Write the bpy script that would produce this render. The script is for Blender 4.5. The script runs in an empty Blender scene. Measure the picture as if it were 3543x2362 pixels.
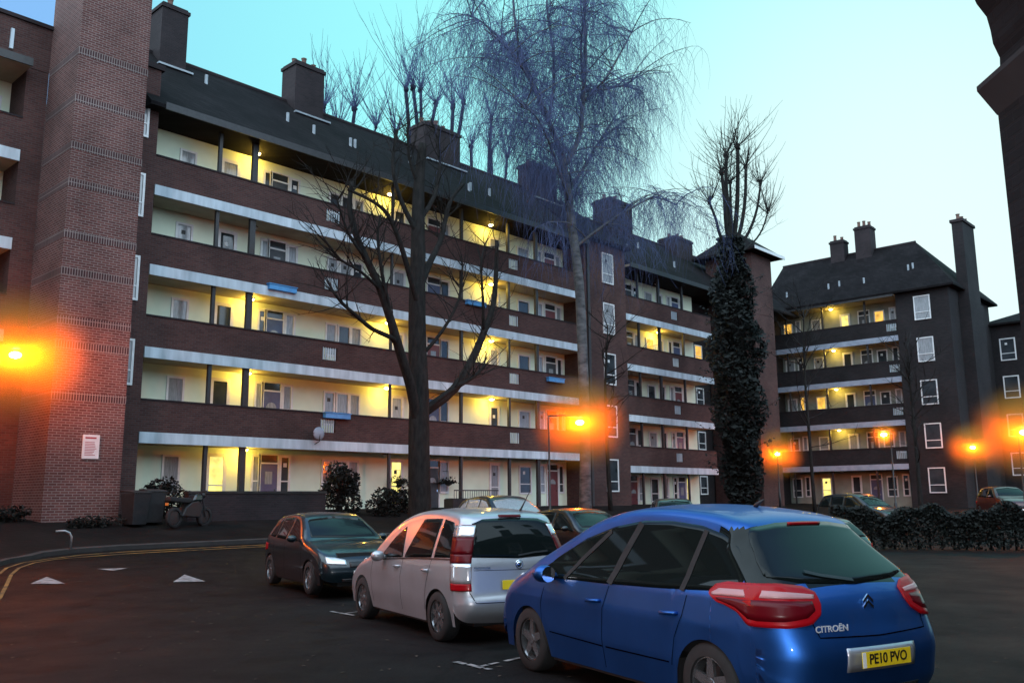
import bpy, bmesh, math, random
from mathutils import Vector, Matrix
random.seed(7)
PI = math.pi
sc = bpy.context.scene
COL = sc.collection

# ------------------------------------------------------------------ helpers
def link(o, parent=None):
    COL.objects.link(o)
    if parent is not None:
        o.parent = parent
    return o

class MB:
    def __init__(s):
        s.v = []; s.f = []
    def add(s, vs, fs):
        n = len(s.v); s.v += [tuple(p) for p in vs]; s.f += [tuple(n + i for i in f) for f in fs]
        return s
    def box(s, x0, x1, y0, y1, z0, z1):
        return s.add([(x0,y0,z0),(x1,y0,z0),(x1,y1,z0),(x0,y1,z0),(x0,y0,z1),(x1,y0,z1),(x1,y1,z1),(x0,y1,z1)],
                     [(0,3,2,1),(4,5,6,7),(0,1,5,4),(1,2,6,5),(2,3,7,6),(3,0,4,7)])
    def tube(s, pts, rs, n=6, cap=True):
        pts = [Vector(p) for p in pts]
        if not isinstance(rs, (list, tuple)): rs = [rs]*len(pts)
        vs = []; m = len(pts)
        t = (pts[1]-pts[0]).normalized()
        a = t.orthogonal().normalized()
        for i, p in enumerate(pts):
            t2 = (pts[min(i+1, m-1)] - pts[max(i-1, 0)])
            if t2.length < 1e-9: t2 = t
            t2.normalize()
            a = (a - a.dot(t2)*t2)
            a = a.normalized() if a.length > 1e-6 else t2.orthogonal().normalized()
            b = t2.cross(a)
            for k in range(n):
                an = 2*PI*k/n
                vs.append(p + (a*math.cos(an) + b*math.sin(an))*rs[i])
        fs = []
        for i in range(m-1):
            for k in range(n):
                k2 = (k+1) % n
                fs.append((i*n+k, i*n+k2, (i+1)*n+k2, (i+1)*n+k))
        if cap:
            fs.append(tuple(range(n-1, -1, -1))); fs.append(tuple((m-1)*n+k for k in range(n)))
        return s.add(vs, fs)
    def lathe(s, prof, c=(0,0,0), axis='Z', n=24):
        vs = []; m = len(prof)
        for r, h in prof:
            for k in range(n):
                an = 2*PI*k/n; x, y = r*math.cos(an), r*math.sin(an)
                p = {'Z': (x, y, h), 'Y': (x, h, y), 'X': (h, x, y)}[axis]
                vs.append((p[0]+c[0], p[1]+c[1], p[2]+c[2]))
        fs = [(i*n+k, i*n+(k+1) % n, (i+1)*n+(k+1) % n, (i+1)*n+k) for i in range(m-1) for k in range(n)]
        return s.add(vs, fs)
    def prism(s, poly, y0, y1):          # polygon in xz extruded along y
        n = len(poly)
        vs = [(x, y0, z) for x, z in poly] + [(x, y1, z) for x, z in poly]
        fs = [tuple(range(n)), tuple(range(2*n-1, n-1, -1))]
        fs += [(i, i+n, (i+1) % n + n, (i+1) % n) for i in range(n)]
        return s.add(vs, fs)
    def ball(s, c, r, n=8, m=6, sq=(1,1,1), jit=0):
        prof = []
        vs = [(c[0], c[1], c[2]-r*sq[2])]
        for i in range(1, m):
            a = -PI/2 + PI*i/m
            for k in range(n):
                b = 2*PI*k/n; rr = r*(1+random.uniform(-jit, jit))
                vs.append((c[0]+rr*sq[0]*math.cos(a)*math.cos(b), c[1]+rr*sq[1]*math.cos(a)*math.sin(b), c[2]+rr*sq[2]*math.sin(a)))
        vs.append((c[0], c[1], c[2]+r*sq[2]))
        fs = [(0, 1+(k+1) % n, 1+k) for k in range(n)]
        for i in range(m-2):
            for k in range(n):
                fs.append((1+i*n+k, 1+i*n+(k+1) % n, 1+(i+1)*n+(k+1) % n, 1+(i+1)*n+k))
        L = len(vs)-1; o = 1+(m-2)*n
        fs += [(o+k, o+(k+1) % n, L) for k in range(n)]
        return s.add(vs, fs)
    def build(s, name, mat, parent=None, smooth=False, bevel=0, weld=False):
        me = bpy.data.meshes.new(name)
        me.from_pydata(s.v, [], s.f)
        if weld or bevel or smooth:
            bm = bmesh.new(); bm.from_mesh(me)
            if weld: bmesh.ops.remove_doubles(bm, verts=bm.verts, dist=weld)
            bmesh.ops.recalc_face_normals(bm, faces=bm.faces)
            bm.to_mesh(me); bm.free()
        me.materials.append(mat)
        if smooth:
            me.polygons.foreach_set('use_smooth', [True]*len(me.polygons))
        o = bpy.data.objects.new(name, me)
        link(o, parent)
        if bevel:
            b = o.modifiers.new('b', 'BEVEL'); b.width = bevel; b.segments = 2; b.limit_method = 'ANGLE'
        return o

def empty(name, label, cat, loc=(0,0,0), rz=0, group=None):
    o = bpy.data.objects.new(name, None); o.empty_display_size = .2
    link(o); o.location = loc; o.rotation_euler = (0, 0, rz)
    return tag(o, label, cat, group)
def tag(o, label, cat, group=None):
    o['label'] = label; o['category'] = cat
    if group: o['group'] = group
    return o
def struct(o, kind='structure'):
    o['kind'] = kind; return o
def copy_tree(o, parent=None):
    c = o.copy(); COL.objects.link(c); c.parent = parent
    for ch in list(o.children): copy_tree(ch, c)
    return c
def sm(a, b, x):
    t = min(1, max(0, (x-a)/(b-a))); return t*t*(3-2*t)
def lerpt(tab, x):
    if x <= tab[0][0]: return tab[0][1]
    for (a, b), (c, d) in zip(tab, tab[1:]):
        if x <= c: return b + (d-b)*(x-a)/(c-a)
    return tab[-1][1]
def ground(X, Y):
    hy = lerpt([(0,0),(16,0),(24,.35),(28,1.05),(31,1.25)], Y)
    return max(hy, .95*sm(38, 62, X))

# ------------------------------------------------------------------ materials
def nt(name):
    m = bpy.data.materials.new(name); m.use_nodes = True
    t = m.node_tree; b = t.nodes['Principled BSDF']
    return m, t, b
def N(t, typ, **kw):
    n = t.nodes.new(typ)
    for k, v in kw.items():
        if k in n.inputs.keys() if isinstance(k, str) else False: n.inputs[k].default_value = v
        else: setattr(n, k, v)
    return n
def ramp(t, a, b, p0=.3, p1=.7):
    r = t.nodes.new('ShaderNodeValToRGB')
    r.color_ramp.elements[0].position = p0; r.color_ramp.elements[0].color = (*a, 1)
    r.color_ramp.elements[1].position = p1; r.color_ramp.elements[1].color = (*b, 1)
    return r
def noisy(name, a, b, scale=3, rough=.8, metal=0, coat=0, bump=0, detail=6, spec=.5, stretch=None, rvar=0):
    m, t, p = nt(name)
    tc = t.nodes.new('ShaderNodeTexCoord')
    n = t.nodes.new('ShaderNodeTexNoise'); n.inputs['Scale'].default_value = scale; n.inputs['Detail'].default_value = detail
    src = tc.outputs['Object']
    if stretch:
        mp = t.nodes.new('ShaderNodeMapping'); mp.inputs['Scale'].default_value = stretch
        t.links.new(src, mp.inputs[0]); src = mp.outputs[0]
    t.links.new(src, n.inputs['Vector'])
    r = ramp(t, a, b)
    t.links.new(n.outputs['Fac'], r.inputs[0]); t.links.new(r.outputs[0], p.inputs['Base Color'])
    p.inputs['Roughness'].default_value = rough; p.inputs['Metallic'].default_value = metal
    p.inputs['Coat Weight'].default_value = coat; p.inputs['Coat Roughness'].default_value = .04
    p.inputs['Specular IOR Level'].default_value = spec
    if rvar:
        mr = t.nodes.new('ShaderNodeMapRange'); mr.inputs[3].default_value = rough-rvar; mr.inputs[4].default_value = rough+rvar
        t.links.new(n.outputs['Fac'], mr.inputs[0]); t.links.new(mr.outputs[0], p.inputs['Roughness'])
    if bump:
        bp = t.nodes.new('ShaderNodeBump'); bp.inputs['Strength'].default_value = bump; bp.inputs['Distance'].default_value = .02
        n2 = t.nodes.new('ShaderNodeTexNoise'); n2.inputs['Scale'].default_value = scale*8; n2.inputs['Detail'].default_value = 4
        t.links.new(src, n2.inputs['Vector']); t.links.new(n2.outputs['Fac'], bp.inputs['Height']); t.links.new(bp.outputs[0], p.inputs['Normal'])
    return m
def brick(name, c1, c2, mortar, w=.225, h=.075, upright=False, patch=.35, msize=.011):
    m, t, p = nt(name)
    tc = t.nodes.new('ShaderNodeTexCoord'); sx = t.nodes.new('ShaderNodeSeparateXYZ'); cx = t.nodes.new('ShaderNodeCombineXYZ')
    ad = t.nodes.new('ShaderNodeMath'); ad.operation = 'ADD'
    t.links.new(tc.outputs['Object'], sx.inputs[0]); t.links.new(sx.outputs[0], ad.inputs[0]); t.links.new(sx.outputs[1], ad.inputs[1])
    t.links.new(ad.outputs[0], cx.inputs[1 if upright else 0]); t.links.new(sx.outputs[2], cx.inputs[0 if upright else 1])
    br = t.nodes.new('ShaderNodeTexBrick'); t.links.new(cx.outputs[0], br.inputs['Vector'])
    br.inputs['Scale'].default_value = 1
    if upright: br.offset = 0
    br.inputs['Scale'].default_value = 1; br.inputs['Brick Width'].default_value = w; br.inputs['Row Height'].default_value = h
    br.inputs['Mortar Size'].default_value = msize; br.inputs['Mortar Smooth'].default_value = .2; br.inputs['Bias'].default_value = -.1
    br.inputs['Color1'].default_value = (*c1, 1); br.inputs['Color2'].default_value = (*c2, 1); br.inputs['Mortar'].default_value = (*mortar, 1)
    n = t.nodes.new('ShaderNodeTexNoise'); n.inputs['Scale'].default_value = .6; n.inputs['Detail'].default_value = 8
    t.links.new(tc.outputs['Object'], n.inputs['Vector'])
    r = ramp(t, (1-patch,)*3, (1.08,)*3, .3, .65)
    mx = t.nodes.new('ShaderNodeMix'); mx.data_type = 'RGBA'; mx.blend_type = 'MULTIPLY'; mx.inputs['Factor'].default_value = 1
    t.links.new(n.outputs['Fac'], r.inputs[0]); t.links.new(br.outputs['Color'], mx.inputs['A']); t.links.new(r.outputs[0], mx.inputs['B'])
    t.links.new(mx.outputs['Result'], p.inputs['Base Color'])
    bp = t.nodes.new('ShaderNodeBump'); bp.inputs['Strength'].default_value = .5; bp.inputs['Distance'].default_value = .01; bp.invert = True
    t.links.new(br.outputs['Fac'], bp.inputs['Height']); t.links.new(bp.outputs[0], p.inputs['Normal'])
    p.inputs['Roughness'].default_value = .9; p.inputs['Specular IOR Level'].default_value = .25
    return m
def asphalt():
    m, t, p = nt('asphalt'); tc = t.nodes.new('ShaderNodeTexCoord')
    def ns(s, d=6, r=.6):
        n = t.nodes.new('ShaderNodeTexNoise'); n.inputs['Scale'].default_value = s; n.inputs['Detail'].default_value = d; n.inputs['Roughness'].default_value = r
        t.links.new(tc.outputs['Object'], n.inputs['Vector']); return n.outputs['Fac']
    def mul(a, b):
        x = t.nodes.new('ShaderNodeMix'); x.data_type = 'RGBA'; x.blend_type = 'MULTIPLY'; x.inputs['Factor'].default_value = 1
        t.links.new(a, x.inputs['A']); t.links.new(b, x.inputs['B']); return x.outputs['Result']
    a = ramp(t, (.0022,.0021,.0022), (.0095,.0088,.0087), .25, .75); t.links.new(ns(.45, 10, .7), a.inputs[0])
    g = ramp(t, (.35,.35,.35), (2.3,2.2,2.15), .40, .74); t.links.new(ns(26, 4, .75), g.inputs[0])
    st = ramp(t, (.35,.35,.37), (1,1,1), .38, .46); t.links.new(ns(1.3, 4, .5), st.inputs[0])
    v = t.nodes.new('ShaderNodeTexVoronoi'); v.feature = 'DISTANCE_TO_EDGE'; v.inputs['Scale'].default_value = .22
    nn = t.nodes.new('ShaderNodeTexNoise'); nn.inputs['Scale'].default_value = 1.2; nn.inputs['Detail'].default_value = 6
    t.links.new(tc.outputs['Object'], nn.inputs['Vector'])
    ad = t.nodes.new('ShaderNodeVectorMath'); ad.operation = 'ADD'; t.links.new(tc.outputs['Object'], ad.inputs[0]); t.links.new(nn.outputs['Color'], ad.inputs[1]); t.links.new(ad.outputs[0], v.inputs['Vector'])
    ck = ramp(t, (.3,.3,.3), (1,1,1), .0, .012); t.links.new(v.outputs['Distance'], ck.inputs[0])
    t.links.new(mul(mul(mul(a.outputs[0], g.outputs[0]), st.outputs[0]), ck.outputs[0]), p.inputs['Base Color'])
    mr = t.nodes.new('ShaderNodeMapRange'); mr.inputs[3].default_value = .55; mr.inputs[4].default_value = .95; t.links.new(ns(.8, 5), mr.inputs[0]); t.links.new(mr.outputs[0], p.inputs['Roughness'])
    p.inputs['Specular IOR Level'].default_value = .12
    bp = t.nodes.new('ShaderNodeBump'); bp.inputs['Strength'].default_value = .5; bp.inputs['Distance'].default_value = .01; t.links.new(ns(80, 3), bp.inputs['Height']); t.links.new(bp.outputs[0], p.inputs['Normal'])
    return m
def plain(name, c, rough=.5, metal=0, coat=0, spec=.5, alpha=None, emit=None, es=0):
    m, t, p = nt(name)
    p.inputs['Base Color'].default_value = (*c, 1); p.inputs['Roughness'].default_value = rough; p.inputs['Metallic'].default_value = metal
    p.inputs['Coat Weight'].default_value = coat; p.inputs['Specular IOR Level'].default_value = spec
    if emit: p.inputs['Emission Color'].default_value = (*emit, 1); p.inputs['Emission Strength'].default_value = es
    return m
def lit_pane(name, c, es):     # curtained lit window: glows unevenly
    m, t, p = nt(name)
    tc = t.nodes.new('ShaderNodeTexCoord'); n = t.nodes.new('ShaderNodeTexNoise'); n.inputs['Scale'].default_value = 2.2
    t.links.new(tc.outputs['Object'], n.inputs['Vector'])
    r = ramp(t, tuple(x*.45 for x in c), c, .3, .6)
    t.links.new(n.outputs['Fac'], r.inputs[0]); t.links.new(r.outputs[0], p.inputs['Emission Color'])
    p.inputs['Emission Strength'].default_value = es; p.inputs['Base Color'].default_value = (.2,.15,.08,1); p.inputs['Roughness'].default_value = .15
    return m
def paint(name, c, rough=.32, metal=.55, flake=.1, coat=.8):
    m, t, p = nt(name)
    tc = t.nodes.new('ShaderNodeTexCoord'); n = t.nodes.new('ShaderNodeTexNoise'); n.inputs['Scale'].default_value = 3.0; n.inputs['Detail'].default_value = 5
    t.links.new(tc.outputs['Object'], n.inputs['Vector'])
    r = ramp(t, tuple(x*(1-flake) for x in c), c, .35, .65)
    t.links.new(n.outputs['Fac'], r.inputs[0]); t.links.new(r.outputs[0], p.inputs['Base Color'])
    mr = t.nodes.new('ShaderNodeMapRange'); mr.inputs[3].default_value = rough*.85; mr.inputs[4].default_value = rough*1.2
    t.links.new(n.outputs['Fac'], mr.inputs[0]); t.links.new(mr.outputs[0], p.inputs['Roughness'])
    p.inputs['Metallic'].default_value = metal; p.inputs['Coat Weight'].default_value = coat; p.inputs['Coat Roughness'].default_value = .05
    return m

M = {}
M['brick'] = brick('red_brick', (.062,.027,.026), (.095,.043,.038), (.075,.06,.058))
M['brick_tower'] = brick('tower_brick', (.095,.036,.033), (.15,.062,.054), (.21,.165,.155), w=.235, h=.079, msize=.012)
M['soldier'] = brick('soldier_brick', (.05,.024,.026), (.08,.04,.04), (.24,.20,.19), w=.225, h=.079, upright=True, msize=.013)
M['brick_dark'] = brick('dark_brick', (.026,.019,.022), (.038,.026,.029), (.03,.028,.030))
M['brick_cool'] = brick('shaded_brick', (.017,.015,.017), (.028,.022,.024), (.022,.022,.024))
M['soot'] = brick('soot_brick', (.005,.006,.008), (.009,.010,.013), (.008,.008,.010))  # near-black: shade on the near archway put into the brick colour
M['sootstone'] = noisy('soot_stone', (.010,.012,.015), (.018,.021,.026), 4, .85)  # impost stone, its shade likewise put into the colour
M['slate'] = brick('slate_roof', (.010,.0085,.0095), (.017,.0145,.016), (.005,.005,.006), w=.25, h=.2, patch=.45)
M['slate'].node_tree.nodes['Principled BSDF'].inputs['Specular IOR Level'].default_value = .1
M['slab'] = noisy('white_slab_paint', (.30,.37,.43), (.58,.67,.74), 1.2, .55, bump=.1, detail=9, stretch=(2.2,1,.35))
M['cream2'] = noisy('grimy_render', (.20,.22,.19), (.30,.32,.27), 1.3, .8)  # darker copy of the cream: right block's shade put into the colour
M['slab2'] = noisy('grimy_slab_paint', (.22,.26,.33), (.32,.36,.44), 2.5, .6)  # darker copy of the slab white, shade put into the colour
M['cream'] = noisy('cream_render', (.68,.76,.60), (.78,.86,.69), 1.3, .75, bump=.1)
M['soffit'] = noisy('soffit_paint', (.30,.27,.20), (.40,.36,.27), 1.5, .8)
M['white'] = noisy('white_gloss_frame', (.62,.63,.64), (.74,.75,.76), 5, .35)
M['glass'] = noisy('window_glass', (.02,.025,.03), (.05,.06,.07), 1.2, .06, spec=.8)
M['net'] = noisy('net_curtain_glass', (.20,.22,.24), (.36,.38,.40), 6, .12, spec=.8, stretch=(6,6,.6))  # net curtains; on one windscreen a sky reflection put into the colour
M['lit'] = lit_pane('lit_curtain', (1.0,.55,.08), 1.3)
M['lit2'] = lit_pane('lit_pane', (1.0,.85,.22), 1.5)
M['door_red'] = noisy('maroon_door', (.12,.03,.035), (.16,.04,.045), 4, .4)
M['door_dark'] = noisy('dark_door', (.025,.03,.035), (.05,.055,.065), 4, .4)
M['door_blue'] = noisy('navy_door', (.05,.07,.16), (.07,.10,.2), 4, .4)
M['pipe'] = noisy('black_pipe', (.018,.018,.02), (.03,.03,.033), 8, .5)
M['steel'] = noisy('galvanised_steel', (.25,.26,.27), (.36,.37,.38), 8, .4, metal=.7)
M['asphalt'] = asphalt()
M['paving'] = noisy('verge_paving', (.005,.0045,.0045), (.0125,.011,.0105), .8, .9, bump=.5, detail=8, spec=.1)
M['kerb'] = noisy('kerb_concrete', (.014,.013,.013), (.03,.028,.027), 3, .85)
M['yellow'] = noisy('yellow_line', (.03,.018,.008), (.24,.12,.02), 3.5, .85)
M['mark'] = noisy('worn_white_paint', (.07,.065,.065), (.36,.33,.33), 7, .8)
M['bark'] = noisy('bark', (.010,.010,.010), (.026,.024,.023), 9, .95, bump=1, stretch=(1,1,.3), spec=.15)
M['birch'] = noisy('birch_bark', (.018,.019,.024), (.12,.12,.125), 2.6, .8, bump=.4, stretch=(1,1,2.2), detail=8)
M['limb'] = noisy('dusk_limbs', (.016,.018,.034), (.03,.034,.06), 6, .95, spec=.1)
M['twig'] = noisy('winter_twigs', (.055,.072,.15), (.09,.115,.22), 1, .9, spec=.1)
M['ivy'] = noisy('ivy_leaves', (.003,.004,.004), (.009,.012,.010), 4, .7, spec=.3)
M['leaf'] = noisy('shrub_leaves', (.003,.004,.0035), (.010,.012,.009), 5, .7, spec=.3)
M['pot'] = noisy('clay_pot', (.10,.055,.045), (.16,.09,.07), 6, .9)
M['lead'] = noisy('lead_flashing', (.22,.25,.28), (.34,.38,.42), 4, .5)
M['blueplastic'] = noisy('blue_trough', (.05,.22,.50), (.08,.32,.65), 4, .5)
M['tyre'] = noisy('tyre_rubber', (.010,.010,.011), (.018,.018,.019), 12, .85)
M['rim'] = plain('alloy_rim', (.45,.46,.48), .25, .9)
M['carglass'] = plain('tinted_car_glass', (.006,.009,.009), .03, 0, spec=.22)
M['blackplastic'] = noisy('black_trim', (.012,.012,.013), (.020,.020,.022), 9, .5)
M['seam'] = plain('panel_gap', (.002,.002,.003), .9, spec=0)
M['redlens'] = plain('red_lens', (.34,.003,.008), .35, 0, coat=.12, spec=.2)
M['redlens2'] = plain('dark_red_lens', (.10,.002,.006), .3, 0, coat=.12, spec=.2)
M['pinklens'] = plain('pink_lens', (.50,.26,.27), .35, .0, coat=.1)
M['clearlens'] = plain('clear_lens', (.75,.75,.78), .08, .5, coat=1)
M['amberlens'] = plain('amber_lens', (.7,.18,.01), .15, coat=1)
M['badge'] = plain('badge_metal', (.62,.66,.72), .5, .2)
M['chrome'] = plain('chrome', (.8,.82,.85), .08, 1)
M['plateY'] = plain('yellow_plate', (.92,.66,.02), .35, coat=.5)
M['plateW'] = plain('white_plate', (.9,.9,.88), .35, coat=.5)
M['ink'] = plain('black_letters', (.01,.01,.01), .4)
M['blue'] = paint('blue_metallic', (.020,.11,.40), .40, .85, coat=.35)
M['silver'] = paint('silver_metallic', (.50,.51,.55), .34, .6)
M['navy'] = paint('dark_teal_paint', (.006,.016,.022), .3, .3)
M['black'] = paint('black_paint', (.008,.008,.009), .3, .2)
M['pale'] = paint('pale_silver_paint', (.50,.50,.55), .35, .4)
M['maroonpaint'] = paint('maroon_paint', (.06,.012,.012), .3, .3)
M['sodium'] = plain('sodium_lamp', (1,.6,.2), .3, emit=(1,.50,.12), es=150)
M['bulkhead'] = plain('lit_bulkhead', (1,.9,.6), .3, emit=(1,.80,.42), es=14)
M['bulkoff'] = plain('unlit_bulkhead', (.6,.6,.58), .3)
M['notice'] = noisy('notice_board', (.60,.58,.58), (.72,.70,.70), 3, .4)
M['signink'] = plain('sign_ink', (.35,.04,.05), .5)

# ------------------------------------------------------------------ camera (solved from the building's vanishing points)
cam = bpy.data.cameras.new('camera'); co = bpy.data.objects.new('camera', cam); link(co)
right = Vector((0.68308808,-0.73029551,-0.00768979)); upv = Vector((-0.12088403,-0.12344125,0.98496158)); back = -Vector((0.72026226,0.67188594,0.17260231))
mt = Matrix((right, upv, back)).transposed().to_4x4(); mt.translation = Vector((0,0,1.72))
co.matrix_world = mt
cam.sensor_width = 36; cam.lens = 31.607; cam.clip_end = 1500; cam.clip_start = .05
sc.camera = co

# ------------------------------------------------------------------ world: dusk sky
w = bpy.data.worlds.new('World'); sc.world = w; w.use_nodes = True
t = w.node_tree; bg = t.nodes['Background']; bg.inputs['Strength'].default_value = .1
sky = t.nodes.new('ShaderNodeTexSky'); sky.sky_type = 'NISHITA'; sky.sun_disc = False
sky.sun_elevation = math.radians(3); sky.sun_rotation = math.radians(115)
tc = t.nodes.new('ShaderNodeTexCoord')
dt = t.nodes.new('ShaderNodeVectorMath'); dt.operation = 'DOT_PRODUCT'
S = Vector((.934,.288,.210)).normalized(); dt.inputs[1].default_value = S
t.links.new(tc.outputs['Generated'], dt.inputs[0])
mr = t.nodes.new('ShaderNodeMapRange'); mr.inputs[1].default_value = -1; mr.inputs[2].default_value = 1
t.links.new(dt.outputs['Value'], mr.inputs[0])
rp = t.nodes.new('ShaderNodeValToRGB'); cr = rp.color_ramp
t.links.new(mr.outputs[0], rp.inputs[0])
stops = [(0,(2.05,2.55,3.0)),(.55,(1.95,2.55,3.0)),(.72,(.26,.52,1.0)),(.80,(.26,.56,1.0)),(.835,(.32,.86,1.02)),(.90,(.37,1.02,1.06)),(.955,(.44,1.05,1.06)),(.975,(.62,1.06,1.06)),(.988,(.76,1.08,1.08)),(1,(.88,1.1,1.1))]
cr.elements[0].position = 0; cr.elements[0].color = (*[c/3 for c in stops[0][1]], 1)
cr.elements[1].position = 1; cr.elements[1].color = (*[c/3 for c in stops[-1][1]], 1)
for p_, c_ in stops[1:-1]:
    e = cr.elements.new(p_); e.color = (*[c/3 for c in c_], 1)
mul = t.nodes.new('ShaderNodeVectorMath'); mul.operation = 'SCALE'; mul.inputs['Scale'].default_value = 28.5
t.links.new(rp.outputs[0], mul.inputs[0])
skm = t.nodes.new('ShaderNodeVectorMath'); skm.operation = 'SCALE'; skm.inputs['Scale'].default_value = .06
t.links.new(sky.outputs[0], skm.inputs[0])
adn = t.nodes.new('ShaderNodeVectorMath'); adn.operation = 'ADD'
t.links.new(mul.outputs[0], adn.inputs[0]); t.links.new(skm.outputs[0], adn.inputs[1])
t.links.new(adn.outputs[0], bg.inputs['Color'])
sun = bpy.data.lights.new('sun', 'SUN'); sun.energy = .12; sun.angle = math.radians(20); sun.color = (.85,.93,1)
so = link(bpy.data.objects.new('sun', sun)); so.rotation_euler = (math.radians(70), 0, math.radians(20))
sc.view_settings.view_transform = 'Standard'; sc.view_settings.look = 'None'; sc.view_settings.exposure = 0; sc.view_settings.gamma = 1
sc.cycles.max_bounces = 6; sc.cycles.volume_bounces = 0; sc.cycles.caustics_reflective = False; sc.cycles.caustics_refractive = False
sc.cycles.use_denoising = True; sc.cycles.volume_step_rate = .2; sc.cycles.sample_clamp_indirect = 3

def point(name, loc, P, color, r=.08, parent=None):
    l = bpy.data.lights.new(name, 'POINT'); l.energy = P; l.color = color; l.shadow_soft_size = r
    o = bpy.data.objects.new(name, l); link(o, parent); o.location = loc
    return o

# ------------------------------------------------------------------ ground
def coords(lo, hi, fine_lo, fine_hi, step, far):
    a = []; x = fine_lo
    while x <= fine_hi+1e-6: a.append(x); x += step
    b = []; x = fine_lo; s = step
    while x > lo: s *= 1.5; x -= s; b.append(max(x, lo))
    c = []; x = fine_hi; s = step
    while x < hi: s *= 1.5; x += s; c.append(min(x, hi))
    return b[::-1]+a+c
def sheet(name, mat, xs, ys, dz=0, test=None):
    mb = MB(); idx = {}
    for i, x in enumerate(xs):
        for j, y in enumerate(ys):
            idx[i, j] = len(mb.v); mb.v.append((x, y, ground(x, y)+dz))
    for i in range(len(xs)-1):
        for j in range(len(ys)-1):
            if test and not test((xs[i]+xs[i+1])/2, (ys[j]+ys[j+1])/2): continue
            mb.f.append((idx[i,j], idx[i+1,j], idx[i+1,j+1], idx[i,j+1]))
    return mb.build(name, mat, smooth=True)
struct(sheet('ground', M['asphalt'], coords(-400,600,-10,75,1,0), coords(-400,600,-6,36,1,0)))
def strip(name, mat, pts, width, dz, dens=.3):
    P = []
    for (a, b) in zip(pts, pts[1:]):
        a = Vector(a); b = Vector(b); n = max(1, int((b-a).length/dens))
        for k in range(n): P.append(a+(b-a)*k/n)
    P.append(Vector(pts[-1]))
    mb = MB(); vs = []
    for i, p in enumerate(P):
        d = (P[min(i+1, len(P)-1)]-P[max(i-1, 0)]).normalized(); q = Vector((-d.y, d.x))*width/2
        for s in (1, -1):
            r = p+q*s; vs.append((r.x, r.y, ground(r.x, r.y)+dz))
    mb.add(vs, [(2*i, 2*i+1, 2*i+3, 2*i+2) for i in range(len(P)-1)])
    return mb.build(name, mat)
edge = [(4.2,14.0),(5.8,17.8),(6.45,19.5),(7.05,21.1),(7.6,22.3),(8.23,23.2),(8.9,23.75),(9.8,24.0),(11,24.12),(13.8,24.15),(20,24.2),(26,24.2)]
struct(strip('yellow_line', M['yellow'], edge, .07, .012))
struct(strip('yellow_line', M['yellow'], [(x-.2, y+.16) if i < 6 else (x-.06, y+.22) for i, (x, y) in enumerate(edge)], .07, .012))
# raised verge with kerb behind the yellow lines
ke = [(x-.45, y+.25) if i < 6 else (x-.1, y+.5) for i, (x, y) in enumerate(edge)] + [(36,24.7),(46,24.7)]
mb = MB(); vs = []
P = []
for a, b in zip(ke, ke[1:]):
    a = Vector(a); b = Vector(b); n = max(1, int((b-a).length/.4))
    for k in range(n): P.append(a+(b-a)*k/n)
for p in P:
    vs += [(p.x, p.y, ground(p.x, p.y)-.02), (p.x, p.y, ground(p.x, p.y)+.11), (p.x-.05, p.y+.14, ground(p.x-.05, p.y+.14)+.115)]
mb.add(vs, [(3*i+k, 3*i+3+k, 3*i+4+k, 3*i+1+k) for i in range(len(P)-1) for k in (0, 1)])
struct(mb.build('kerb', M['kerb']))
mb = MB(); vs = []; K = 14
for p in P:
    for k in range(K+1):
        yy = p.y+.14 + (36-p.y)*k/K; xx = p.x-.05 - (0 if p.x > 9 else (9-p.x)*1.6*k/K)
        vs.append((xx, yy, ground(xx, yy)+.112))
mb.add(vs, [(i*(K+1)+k, (i+1)*(K+1)+k, (i+1)*(K+1)+k+1, i*(K+1)+k+1) for i in range(len(P)-1) for k in range(K)])
struct(mb.build('pavement', M['paving'], smooth=True))
# painted marks: hump triangles and worn bay corners
def flat(name, poly, dz=.012):
    mb = MB(); mb.add([(x, y, ground(x, y)+dz) for x, y in poly], [tuple(range(len(poly)))]); return struct(mb.build(name, M['mark']))
flat('hump_marking', [(6.84,19.38),(7.36,19.01),(7.49,20.34)])
flat('hump_marking', [(8.87,21.21),(9.04,20.68),(9.48,21.0)])
flat('hump_marking', [(9.14,18.1),(9.7,17.8),(9.93,19.15)])
def wornstrip(a, b, w_, gaps):
    a = Vector(a); b = Vector(b); d = (b-a); n = Vector((-d.y, d.x)).normalized()*w_/2
    mb = MB()
    for u0, u1 in gaps:
        p = a+d*u0; q = a+d*u1; j = [random.uniform(.5, 1.0) for _ in range(4)]
        mb.add([(*(p+n*j[0]), .012), (*(p-n*j[1]), .012), (*(q-n*j[2]), .012), (*(q+n*j[3]), .012)], [(0,1,2,3)])
    struct(mb.build('bay_marking', M['mark']))
wornstrip((8.74,12.1),(8.66,11.4), .09, [(0,.35),(.4,1)]); wornstrip((8.7,11.7),(9.3,11.75), .07, [(0,.5),(.6,.9)])
wornstrip((6.95,7.35),(6.87,6.75), .09, [(0,.3),(.36,.8),(.85,1)]); wornstrip((6.9,6.95),(7.6,6.98), .08, [(0,.2),(.25,.45),(.6,1)])
wornstrip((4.6,3.2),(4.4,2.6), .09, [(0,1)])

lf = MB()
for _ in range(420):
    x = random.uniform(2,14); y = random.uniform(2,23); a = random.uniform(0,PI); l = random.uniform(.02,.045); z = ground(x,y)+.008
    c_, s_ = math.cos(a)*l, math.sin(a)*l
    lf.add([(x-c_,y-s_,z),(x+s_*.5,y-c_*.5,z+.006),(x+c_,y+s_,z),(x-s_*.5,y+c_*.5,z+.004)], [(0,1,2,3)])
struct(lf.build('fallen_leaves', noisy('dead_leaves', (.03,.022,.016), (.07,.05,.035), 9, .9)), 'stuff')
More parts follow.
